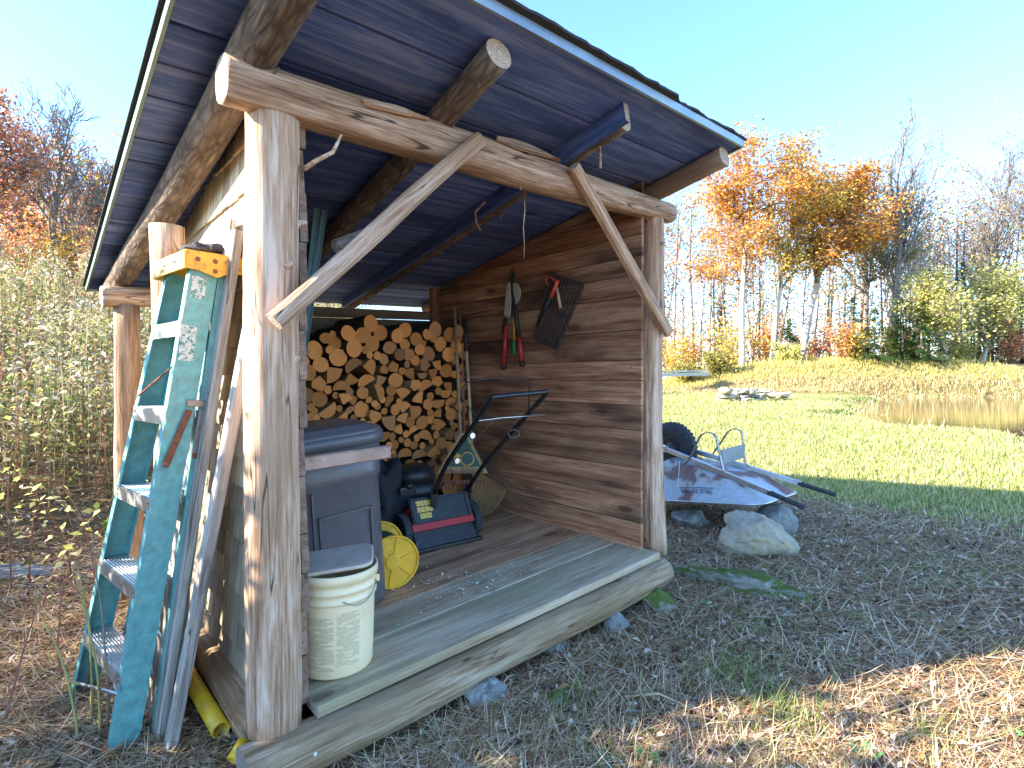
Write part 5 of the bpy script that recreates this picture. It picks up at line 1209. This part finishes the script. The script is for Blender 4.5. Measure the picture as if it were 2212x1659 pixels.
for i, (u, vb, Yd, vt, r, lean, P, lf, nl, ls, nm, lb) in enumerate(TL):
    q = base_at(u, vb, Yd); tree(nm, lb, 'tree', q, max(3, htop(q, vt)*.84), r, (lean, 0), dict(P, first=.28), lf, nl, ls, 200+i, M_barkt, 'trees on the left slope', spreadl=.28)
CF = [(1706, 31.5, 690, .8, 'small dark spruce between the second and third maples'), (1889, 29.6, 668, 1.5, 'bright green young spruce at the top of the bank'), (1950, 31, 640, 1.6, 'tall dark spruce right of the tallest bare tree'), (2075, 37, 565, 2.6, 'largest spruce, behind the yellow-green trees'),
      (1990, 29.6, 650, 1.3, 'bright broad spruce at the foot of the yellow-green tree'), (2180, 36, 650, 2.0, 'low spruce by the right edge of the picture'), (1560, 40, 640, 1.5, 'dim spruce far back left of the first maple'), (2205, 37, 620, 2.2, 'dark spruce cut by the right edge of the picture'), (1840, 38, 640, 1.8, 'dark spruce far back behind the olive-leaved maple')]
for i, (u, Yd, vt, w, lb) in enumerate(CF):
    q = base_at(u, 780, Yd); conifer(lb, q, htop(q, vt), w, 300+i, 1.2)
# shrubs
def shrub(label, base, w, h, col, n, size=.14, seed=0, group='shrubs at the wood edge'):
    rr = random.Random(seed); base = Vector(base); root = thing('shrub', label, 'shrub', base, group); segs = []
    for i in range(14):
        a = rr.uniform(0, 2*PI); d = Vector((math.cos(a)*.5*w/h, math.sin(a)*.5*w/h, 1)).normalized(); segs += skeleton(rr, base-Vector((0, 0, .05)), d, h*rr.uniform(.6, 1), .02, 1, dict(n=[5, 5, 3], wob=[.1, .12, .2], up=.02, taper=[.7]*3, first=.1, depth=2, kids=[1, 1], ang=(.3, .9), len=[.5, .5]))
    V, F = segmesh(segs, .008); fastmesh('stems', V, F, M_barkt, parent=root)
    e0 = np.array([tuple(s[1]) for s in segs]); ii = rng.integers(0, len(e0), n); Pn = e0[ii]+rng.normal(0, .14*w/1.5, (n, 3)); Pn[:, 2] = np.maximum(Pn[:, 2], base.z+.05)
    v, f, c = leaves(Pn, rng.uniform(.6, 1.3, n)*size, pick(CL[col], n, .22), .7, .6); fastmesh('leaves', v, f, M_leafc, c, parent=root); return root
SH = [(1820, 30.5, 1.6, 2.2, 'red', 'rusty red shrub at the top of the bank left of the young spruce'), (1845, 30.2, 1.3, 1.6, 'gold', 'golden shrub between the rusty shrub and the young spruce'), (1650, 33, 2.2, 3.0, 'orange', 'orange understorey shrub between the first two maples'), (1575, 32, 2.0, 2.8, 'gold', 'golden shrub left of the first maple trunk'),
      (1500, 34, 2.4, 3.2, 'orange', 'orange-gold thicket between far post and first maple'), (1450, 33, 2.2, 2.4, 'gold', 'golden thicket right beside the far post'), (1760, 34, 2.0, 2.2, 'red', 'reddish thicket behind the third maple'), (1940, 32, 1.6, 1.8, 'olive', 'olive shrub under the tallest bare tree'),
      (2190, 31, 1.6, 2.2, 'red', 'russet shrub at the right edge of the picture'), (1700, 30.6, 1.4, 1.2, 'yellowgreen', 'low yellow-green shrub at the foot of the third maple'), (2075, 31.5, 1.5, 1.2, 'yellowgreen', 'low yellow-green shrub below the bushy trees'), (1480, 29, 1.6, 1.1, 'olive', 'dull olive brush above the plank footbridge'), (1545, 29.5, 1.5, 1.3, 'olive', 'dull olive brush right of the plank footbridge'),
      (60, 21, 1.8, 2.4, 'orange', 'orange shrub at the foot of the left wood'), (150, 20, 1.8, 2.2, 'gold', 'golden shrub at the foot of the grey forked tree'), (225, 19, 1.8, 2.0, 'red', 'red shrub near the eave of the roof'), (10, 19, 1.6, 2.2, 'red', 'red shrub at the far left edge')]
for i, (u, Yd, w, h_, col, lb) in enumerate(SH):
    shrub(lb, base_at(u, 780, Yd), w, h_, col, 1500, .15 if Yd > 25 else .10, 400+i)
# far woods that read as one mass: poles and a haze of twigs and leaves
def far_woods(name, label, az0, az1, y0, y1, npole, nlf, cols, hmin, hmax):
    rr = random.Random(9); segs = []; ends = []
    for i in range(npole):
        a = rr.uniform(az0, az1); y = rr.uniform(y0, y1); x = a*y; z = g1(x, y)
        sg = skeleton(rr, Vector((x, y, z-.2)), Vector((rr.gauss(0, .05), 0, 1)).normalized(), rr.uniform(hmin, hmax), rr.uniform(.06, .13), 0, dict(PTHIN, n=[7, 3, 2], kids=[2, 1], depth=2))
        segs += sg; ends += [s for s in sg if s[4] > 0]
    V, F = segmesh(segs, .018); c0 = np.repeat(pick([(.34, .31, .29), (.48, .45, .42), (.24, .2, .19)], len(segs), .2), len(V)//len(segs), 0)
    e = np.array([tuple(s[1]) for s in ends]); ii = rng.integers(0, len(e), nlf//2); P1 = e[ii]+rng.normal(0, .5, (nlf//2, 3))
    a = rng.uniform(az0, az1, nlf//2); y = rng.uniform(y0-2, y1, nlf//2); x = a*y; z = ground(x, y)+rng.random(nlf//2)**1.5*5.2+.1; P2 = np.stack([x, y, z], 1); Pn = np.concatenate([P1, P2]); n = len(Pn)
    cl = pick(cols, n, .25); lv = leaves(Pn, rng.uniform(.10, .26, n), cl, .7, .4)
    v, f, c = cat3((V, F, c0), lv); o = fastmesh(name, v, f, M_leafc, c, kind='stuff'); tag(o, label, 'woods'); return o
far_woods('far_woods', 'thin grey poles and faded autumn leaves of the woods beyond the bank', .0, 1.35, 37, 62, 230, 112000, CL['orange']+CL['gold']+CL['red']+CL['olive']+CL['conifer']+CL['pinkish'], 7, 14)
far_woods('far_woods', 'grey stems and russet leaves of the woods up the left slope', -1.7, -.60, 22, 40, 110, 42000, CL['red']+CL['orange']+CL['pinkish']+CL['gold'], 3.5, 7)

# ------------------------------------------------------------------ ground cover
def polar(n, r0, r1, a0, a1, pw=1.):
    t = rng.random(n); r = r0*(r1/r0)**(t**pw); a = rng.uniform(a0, a1, n); return r*np.sin(a), r*np.cos(a)
def inshed(x, y):
    dx = x-P0.x; dy = y-P0.y; det = Ax.x*Bx.y-Bx.x*Ax.y; a = (dx*Bx.y-Bx.x*dy)/det; b_ = (Ax.x*dy-dx*Ax.y)/det
    return (a > -.17) & (a < 2.12) & (b_ > -.02) & (b_ < 2.1)
AR = math.radians
def place(x, y, keep=None):
    k = ~inshed(x, y)
    if keep is not None: k &= keep
    x = x[k]; y = y[k]; return x, y, np.stack([x, y, ground(x, y)], 1)
STRAW = [(.62, .41, .25), (.74, .55, .37), (.46, .26, .14), (.34, .18, .09), (.82, .66, .48), (.21, .11, .06), (.38, .34, .13), (.50, .40, .20)]
x, y = polar(190000, .75, 9.5, AR(-62), AR(62)); x, y, P = place(x, y); lm = lawn_mask(x, y); k = rng.random(len(x)) > lm*.93; P = P[k]; n = len(P); P[:, 2] += rng.uniform(0, .018, n)
flow = .35+.5*np.sin(P[:, 0]*1.1+P[:, 1]*.7)
v1 = ribbons(P, flow+rng.normal(0, .9, n)+PI*(rng.random(n) < .5), rng.uniform(1.25, 1.62, n), rng.uniform(.04, .19, n), rng.uniform(.0015, .0038, n)*(1+np.hypot(P[:, 0], P[:, 1])*.14), rng.normal(0, .55, n), pick(STRAW, n, .22), 3)
o = fastmesh('straw_litter', *v1[:2], M_straw, v1[2], kind='stuff'); tag(o, 'tangled dry straw and stalks strewn over the trampled ground', 'straw')
x, y = polar(42000, .75, 9, AR(-65), AR(62)); x, y, P = place(x, y); k = rng.random(len(x)) > lawn_mask(x, y)*.9; P = P[k]; n = len(P); P[:, 2] += rng.uniform(.002, .022, n)
v1 = leaves(P, rng.uniform(.012, .04, n)*(1+np.hypot(P[:, 0], P[:, 1])*.05), pick([(.18, .10, .06), (.30, .18, .11), (.48, .36, .27), (.11, .06, .04), (.66, .56, .46), (.08, .05, .04)], n, .25), .45, .5, .25)
o = fastmesh('leaf_litter', *v1[:2], M_straw, v1[2], kind='stuff'); tag(o, 'crumbled brown leaves and chips mixed into the straw', 'leaf litter')
GR = [(.20, .31, .07), (.36, .40, .11), (.50, .48, .18), (.15, .27, .06), (.66, .57, .32), (.60, .46, .26), (.52, .50, .20), (.64, .54, .28)]
x, y = polar(230000, 2.2, 27, AR(-2), AR(58)); x, y, P = place(x, y); k = (rng.random(len(x)) < lawn_mask(x, y)) & (pond_d(x, y) < -.1); P = P[k]; n = len(P); rd_ = np.hypot(P[:, 0], P[:, 1])
patch = np.clip(.5+.5*np.sin(P[:, 0]*1.3+np.sin(P[:, 1]*.9)*2)*np.cos(P[:, 1]*1.1), 0, 1)[:, None]
cc2 = pick(GR, n, .2)*(1-.3*patch)+patch*.3*np.array([.5, .44, .2])
v1 = ribbons(P, rng.uniform(0, 2*PI, n), rng.uniform(.05, .7, n), rng.uniform(.022, .058, n)*(1+rd_*.04), .0026*(1+rd_*.26), rng.uniform(.1, 1.0, n), cc2, 2)
o = fastmesh('lawn_grass', *v1[:2], M_grass, v1[2], kind='stuff'); tag(o, 'short yellow-green grass of the lawn between shed and pond', 'grass')
# green tufts among the straw
tuft = []
for (u, v, m_, sp_, hh) in [(1010*1.0+600, 1480, 260, .11, .09), (1235, 1525, 90, .05, .07), (1705, 1560, 160, .07, .07), (1640, 1350, 120, .09, .05), (1690, 1235, 60, .06, .04), (1560, 1340, 160, .12, .04), (1850, 1345, 90, .06, .04), (1620, 1620, 60, .05, .05), (2010, 1590, 70, .06, .07), (1750, 1380, 90, .10, .04), (1300, 1650, 60, .04, .06), (2100, 1210, 400, .35, .06), (1950, 1240, 200, .22, .05), (900, 1600, 60, .07, .05)]:
    q = gpix(u, v); px_ = rng.normal(q.x, sp_, m_); py_ = rng.normal(q.y, sp_, m_); tuft.append(np.stack([px_, py_, ground(px_, py_), np.full(m_, hh)], 1))
Pt = np.concatenate(tuft); Pt = Pt[~inshed(Pt[:, 0], Pt[:, 1])]; n = len(Pt)
v1 = ribbons(Pt[:, :3], rng.uniform(0, 2*PI, n), rng.uniform(.1, .9, n), Pt[:, 3]*rng.uniform(.6, 1.5, n), np.full(n, .003), rng.uniform(.1, 1.2, n), pick([(.10, .22, .04), (.18, .30, .06), (.30, .36, .10)], n, .2), 3)
o = fastmesh('grass_tufts', *v1[:2], M_grass, v1[2], kind='stuff'); tag(o, 'scattered green grass tufts growing through the straw', 'grass')
# bank grasses
x, y = polar(110000, 24, 40, AR(10), AR(58)); k = (y > 25.9) & (pond_d(x, y) < -.05); x = x[k]; y = y[k]; P = np.stack([x, y, ground(x, y)], 1); n = len(P)
dry = (y < 28)[:, None]; cc2 = np.where(dry, pick([(.62, .50, .26), (.52, .38, .18), (.66, .58, .32), (.36, .24, .11)], n, .2), pick([(.62, .54, .18), (.50, .48, .14), (.68, .60, .26), (.56, .44, .18)], n, .2))
tall = (rng.random(n) < .08)*1.; v1 = ribbons(P, rng.uniform(0, 2*PI, n), rng.uniform(.05, .8, n), rng.uniform(.10, .26, n)*(1+1.6*tall*(y > 29.5)), np.full(n, .035), rng.uniform(.1, .9, n), cc2, 2)
o = fastmesh('bank_grass', *v1[:2], M_grass, v1[2], kind='stuff'); tag(o, 'golden rough grass covering the bank beyond the pond', 'grass')
# dead reeds lying along the near shore and in the shallows
x = rng.uniform(7.5, 30, 9000); y = rng.uniform(8, 26.6, 9000); d_ = pond_d(x, y); k = ((np.abs(d_) < .5) | ((d_ > 0) & (y > 25.3)) ) ; x = x[k]; y = y[k]; P = np.stack([x, y, np.maximum(ground(x, y), WATER)], 1); n = len(P)
v1 = ribbons(P, rng.uniform(0, 2*PI, n), rng.uniform(.3, 1.5, n), rng.uniform(.1, .3, n), np.full(n, .02), rng.uniform(0, .8, n), pick([(.60, .50, .24), (.48, .37, .18), (.66, .58, .32)], n, .2), 2)
o = fastmesh('shore_reeds', *v1[:2], M_grass, v1[2], kind='stuff'); tag(o, 'dead tan reeds along the pond shore and in its shallows', 'reeds')

# ------------------------------------------------------------------ weeds and brambles on the left slope
WD = [(.30, .32, .09), (.44, .40, .14), (.52, .46, .22), (.20, .26, .07), (.58, .52, .34), (.36, .24, .12), (.14, .19, .06), (.50, .50, .18)]
def weedzone(n, r0, r1, a0, a1):
    x, y = polar(n, r0, r1, a0, a1, .8); hd = -.65*x+.75*y
    k = ((hd > 3.7+.5*np.sin(x*2)+.4*np.sin(y*3)) | ((x < -3.2+.3*np.sin(y*4)) & (y < 2.4) & (y > -3.0) & (x > -6.5))) & (x < -.9) & ~inshed(x, y)
    dx = x-P0.x; dy = y-P0.y; det = Ax.x*Bx.y-Bx.x*Ax.y; b_ = (Ax.x*dy-dx*Ax.y)/det; k &= (b_ < -.75) | (hd > 6)
    return x[k], y[k]
x, y = weedzone(7500, 3.2, 22, AR(-125), AR(-8)); n = len(x); P = np.stack([x, y, ground(x, y)], 1); pn = np.array([noise.noise((a_*.7, b_*.7, 3)) for a_, b_ in zip(x, y)]); hgt = rng.uniform(.55, 1.2, n)*np.clip((-.65*x+.75*y-3.2)/2.6, .4, 1.05)*(1+.7*pn)
hgt = np.where((y < 2.4) & (x < -3), rng.uniform(1.5, 2.1, n), hgt)  # unseen weeds left of the frame raised taller to shade the foreground
az = rng.uniform(0, 2*PI, n); ti = rng.uniform(0, .22, n); cv = rng.normal(0, .18, n)
st1 = ribbons(P, az, ti, hgt, np.full(n, .008)*(1+np.hypot(x, y)*.12), cv, pick([(.30, .22, .13), (.40, .33, .2), (.22, .2, .09), (.28, .12, .09)], n, .2), 4)
m_ = 26; ii = np.repeat(np.arange(n), m_); t = rng.random(n*m_)**.6; aa = ti[ii]+cv[ii]*t*.5
Pl = P[ii]+np.stack([np.cos(az[ii])*np.sin(aa)*t*hgt[ii], np.sin(az[ii])*np.sin(aa)*t*hgt[ii], np.cos(aa)*t*hgt[ii]], 1)+rng.normal(0, .065, (n*m_, 3))
rdl = np.hypot(Pl[:, 0], Pl[:, 1]); cL = pick(WD, len(Pl), .25); sh2 = np.clip(.5+1.6*np.repeat(pn, m_), 0, 1)[:, None]; cL = cL*(1-.45*sh2)+sh2*.45*np.array([.16, .20, .06]); topm = (t > .82)[:, None]; cL = np.where(topm & (rng.random((len(Pl), 1)) < .7), pick([(.52, .45, .34), (.42, .34, .22), (.62, .56, .44)], len(Pl), .12), cL)
lf1 = leaves(Pl, rng.uniform(.018, .055, len(Pl))*(1+rdl*.07), cL, .42, .3, .15)
v, f, c = cat3(st1, lf1); o = fastmesh('weed_thicket', v, f, M_leafc, c, kind='stuff'); tag(o, 'tall tangled goldenrod and weeds gone to seed on the left slope', 'weeds')
# individually readable brambles with pale yellow leaves
def bramble(label, base, h, lean, seed, nl=16, ls=.06, stem=(.28, .13, .10), leafc=((.62, .60, .22), (.70, .66, .36), (.45, .50, .15)), group='brambles left of the stepladder', name='bramble', cat='bramble'):
    rr = random.Random(seed); base = Vector(base); root = thing(name, label, cat, base, group); pts = [base]; d = Vector((lean[0], lean[1], 1)).normalized()
    for i in range(9): d = (d+Vector((lean[0]*.10, lean[1]*.10, -.05))+Vector((rr.gauss(0, .06), rr.gauss(0, .06), 0))).normalized(); pts.append(pts[-1]+d*h/9)
    V, Fc = tubeVF(pts, [.006-.0045*i/9 for i in range(10)], 5); sm1 = simple('stem_%s' % label[:6].replace(' ', '_'), stem, .7) if 0 else None
    nv = len(V); Vn = np.array([tuple(q) for q in V]); o = mk('stem', V, Fc, None if 0 else M_stem[stem], root, None)
    if nl:
        Pn = np.array([tuple(pts[rr.randint(3, 9)]+Vector((rr.gauss(0, .05), rr.gauss(0, .05), rr.gauss(0, .04)))) for _ in range(nl)]); v, f, c = leaves(Pn, rng.uniform(.7, 1.3, nl)*ls, pick(list(leafc), nl, .1), .6, .8, .1); fastmesh('leaves', v, f, M_leafc, c, parent=root)
    return root
M_stem = {(.28, .13, .10): simple('red_brown_cane', (.28, .13, .10), .7), (.38, .36, .12): simple('yellow_green_stalk', (.38, .36, .12), .7), (.30, .25, .2): simple('grey_twig', (.30, .25, .2), .8)}
BR = [(150, 3.5, 1.0, (.15, -.2), 'arching bramble with pale yellow leaves nearest the ladder top'), (60, 3.4, .9, (.25, -.2), 'bramble with yellow leaves at mid left'), (20, 3.3, 1.15, (.1, -.1), 'tall bramble with broad yellow-green leaves at the left edge'), (205, 3.3, .75, (-.2, .0), 'thin bramble with a few cream leaves beside the ladder rail'), (110, 3.9, 1.1, (.0, -.2), 'upright bramble with cream leaves in front of the weeds'), (235, 3.7, 1.0, (.1, -.1), 'bramble with golden leaves against the back post'), (175, 3.9, 1.2, (-.1, -.1), 'tallest bramble, its leaves reaching the level of the second ladder step'), (85, 3.0, .6, (.2, .1), 'low bramble with yellow leaves just above the mossy boulder')]
for i, (u, Yd, h_, ln, lb) in enumerate(BR): bramble(lb, base_at(u, 900, Yd), h_, ln, 500+i, 13, .055)
STK = [(215, 1590, .62, (-.04, .05), (.38, .36, .12), 'tallest yellow-green weed stalk in front of the lowest ladder steps'), (196, 1560, .55, (-.10, .1), (.38, .36, .12), 'yellow-green weed stalk leaning left beside the ladder foot'), (232, 1575, .75, (.05, .02), (.30, .25, .2), 'long thin grey stem crossing the ladder steps'),
       (168, 1600, .50, (-.25, .1), (.38, .36, .12), 'short green stalk at the outer side of the ladder foot'), (180, 1500, .42, (.02, .1), (.28, .13, .10), 'red-brown cane left of the lowest ladder step'), (10, 1560, .45, (.06, .1), (.28, .13, .10), 'red cane at the left edge of the picture'), (130, 1460, .45, (.0, .0), (.28, .13, .10), 'pair-like red cane standing in the litter'), (205, 1330, .40, (-.2, -.1), (.28, .13, .10), 'dark red twiggy cane behind the ladder')]
for i, (u, v, h_, ln, st, lb) in enumerate(STK): bramble(lb, gpix(u, v), h_, ln, 600+i, 3 if i % 2 else 0, .02, st, group='stalks round the ladder foot', name='weed_stalk', cat='weed stalk')
# unseen bushes added left of the frame to shade the foreground
for i, (x_, y_) in enumerate([(-3.5, .15), (-3.6, .7), (-3.4, 1.15), (-4.3, .4), (-4.4, -.4), (-3.7, -.5)]):
    shrub(['olive bush nearest the photographer on the left, first of six', 'olive bush second from the camera on the left', 'olive bush beside the slope path, closest to the ladder', 'taller olive bush behind the front row on the left', 'olive bush far behind the camera on the left', 'olive bush level with the photographer on the left'][i], Vector((x_, y_, g1(x_, y_))), 1.2, 1.85, 'olive', 2600, .10, 700+i, 'bushes left of the photographer')
# single fallen leaves
def fallen(label, u, v, size, col, seed, tilt=.4, name='fallen_leaf'):
    rr = random.Random(seed); q = gpix(u, v); pts = [(0, -.5), (.22, -.28), (.30, 0), (.18, .3), (0, .52), (-.2, .28), (-.3, -.02), (-.2, -.3)]; V = [(0, 0, .05)]; 
    for x_, y_ in pts: V.append((x_, y_, .12*rr.uniform(.2, 1.4)))
    Fc = [(0, 1+k, 1+(k+1) % 8) for k in range(8)]; mt = simple('leaf_%d' % seed, col, .75, 0, .25, 30)
    M = Matrix.Translation(q+Vector((0, 0, .02))) @ Matrix.Rotation(rr.uniform(0, 6), 4, 'Z') @ Matrix.Rotation(tilt, 4, 'X') @ Matrix.Scale(size, 4)
    o = mk(name, V, Fc, mt, None, M); so2 = o.modifiers.new('t', 'SOLIDIFY'); so2.thickness = .0008; return tag(o, label, 'leaf', 'single fallen leaves')
fallen('curled orange-brown leaf under the foot of the stepladder', 243, 1628, .10, (.42, .15, .06), 1, .5)
fallen('pink-red leaf standing in the straw at lower right', 1815, 1600, .06, (.50, .12, .16), 2, 1.0)
fallen('upright orange leaf in the straw at bottom centre', 1382, 1588, .045, (.55, .26, .12), 3, 1.2)
fallen('tan curled leaf right of the mossy pebble', 1218, 1495, .05, (.5, .30, .14), 4)
fallen('tan leaf lying below the mossy pebble', 1190, 1572, .05, (.48, .33, .17), 5, .2)
fallen('orange-brown curled leaf right of bottom centre', 1545, 1560, .05, (.42, .22, .10), 6)
fallen('brown leaf against the sill log', 1230, 1355, .035, (.5, .27, .12), 7, 1.)
fallen('yellow leaf on the slope above the flat rock', 205, 1050, .12, (.65, .60, .18), 8, .3)
fallen('pale green leaf in the shaded straw at right', 2165, 1232, .05, (.40, .55, .10), 9, .3)
fallen('cream leaf near the bottom left corner', 20, 1640, .06, (.55, .45, .38), 10, .4)
fallen('reddish leaf left of the sill log end', 560, 1470+60, .04, (.4, .16, .08), 11, .8)
# little green seedlings
def seedling(label, u, v, s, seed):
    rr = random.Random(seed); q = gpix(u, v); root = thing('seedling', label, 'seedling', q, 'green seedlings in the litter')
    for k in range(5):
        a = 2*PI*k/5+rr.random(); t = q+Vector((math.cos(a)*s, math.sin(a)*s, s*.7)); V = [q+Vector((0, 0, .002)), q+(t-q)*.55+Vector((-math.sin(a), math.cos(a), 0))*s*.38, t, q+(t-q)*.55-Vector((-math.sin(a), math.cos(a), 0))*s*.38]
        mk('leaf', V, [(0, 1, 2, 3)], M_seed, root)
M_seed = simple('fresh_green_leaf', (.08, .30, .07), .5)
for i, (u, v, s, lb) in enumerate([(1525, 1308, .035, 'bright green seedling beside the mossy ridge'), (1395, 1648, .05, 'largest green seedling at the bottom edge'), (1870, 1640, .05, 'green seedling at the bottom edge below the pink leaf'), (1490, 1650, .035, 'green seedling right of the largest one at the bottom edge'), (1330, 1590, .02, 'tiny green seedling left of the upright orange leaf'), (2195, 1590, .03, 'green seedling by the right edge')]): seedling(lb, u, v, s, i)
# sticks
for i, (u0, v0, u1, v1, r, lb) in enumerate([(1345, 1515, 1500, 1540, .006, 'pale dry stick lying at bottom centre'), (1060, 1520, 1120, 1460, .004, 'thin bent stalk leaning beside the pale angular stone'), (1430, 1545, 1260, 1590, .004, 'dark curved twig below the pale stick'), (1890, 1560, 2140, 1520, .004, 'long curved stem across the lower right straw')]):
    a_, b_ = gpix(u0, v0)+Vector((0, 0, .015)), gpix(u1, v1)+Vector((0, 0, .012)); mid = (a_+b_)/2+Vector((.01, .03, .02)); o = tube('stick', [a_, mid, b_], [r, r*.8, r*.4], M_polew if i != 2 else M_barkt, None, 6); tag(o, lb, 'stick', 'sticks in the litter')
# dark compost-like debris piled against the wall foot
px_ = rng.normal(-1.02, .16, 5200); py_ = rng.normal(2.16, .26, 5200); kk = ~inshed(px_, py_); px_ = px_[kk]; py_ = py_[kk]; zz = ground(px_, py_)+rng.random(len(px_))*.12*np.exp(-((px_+1.05)**2+(py_-2.25)**2)/.05); P = np.stack([px_, py_, zz], 1); n = len(P)
v1 = cat3(leaves(P, rng.uniform(.01, .04, n), pick([(.04, .03, .025), (.08, .055, .04), (.13, .10, .08), (.03, .035, .03)], n, .3), .4, .4, .3), ribbons(P[::3], rng.uniform(0, 6.3, len(P[::3])), rng.uniform(.6, 1.6, len(P[::3])), rng.uniform(.03, .10, len(P[::3])), np.full(len(P[::3]), .002), rng.normal(0, .6, len(P[::3])), pick([(.12, .09, .07), (.25, .2, .16)], len(P[::3]), .2), 1))
o = fastmesh('wall_foot_debris', *v1[:2], M_straw, v1[2], kind='stuff'); tag(o, 'dark damp leaf debris heaped at the foot of the shingled wall', 'leaf debris')
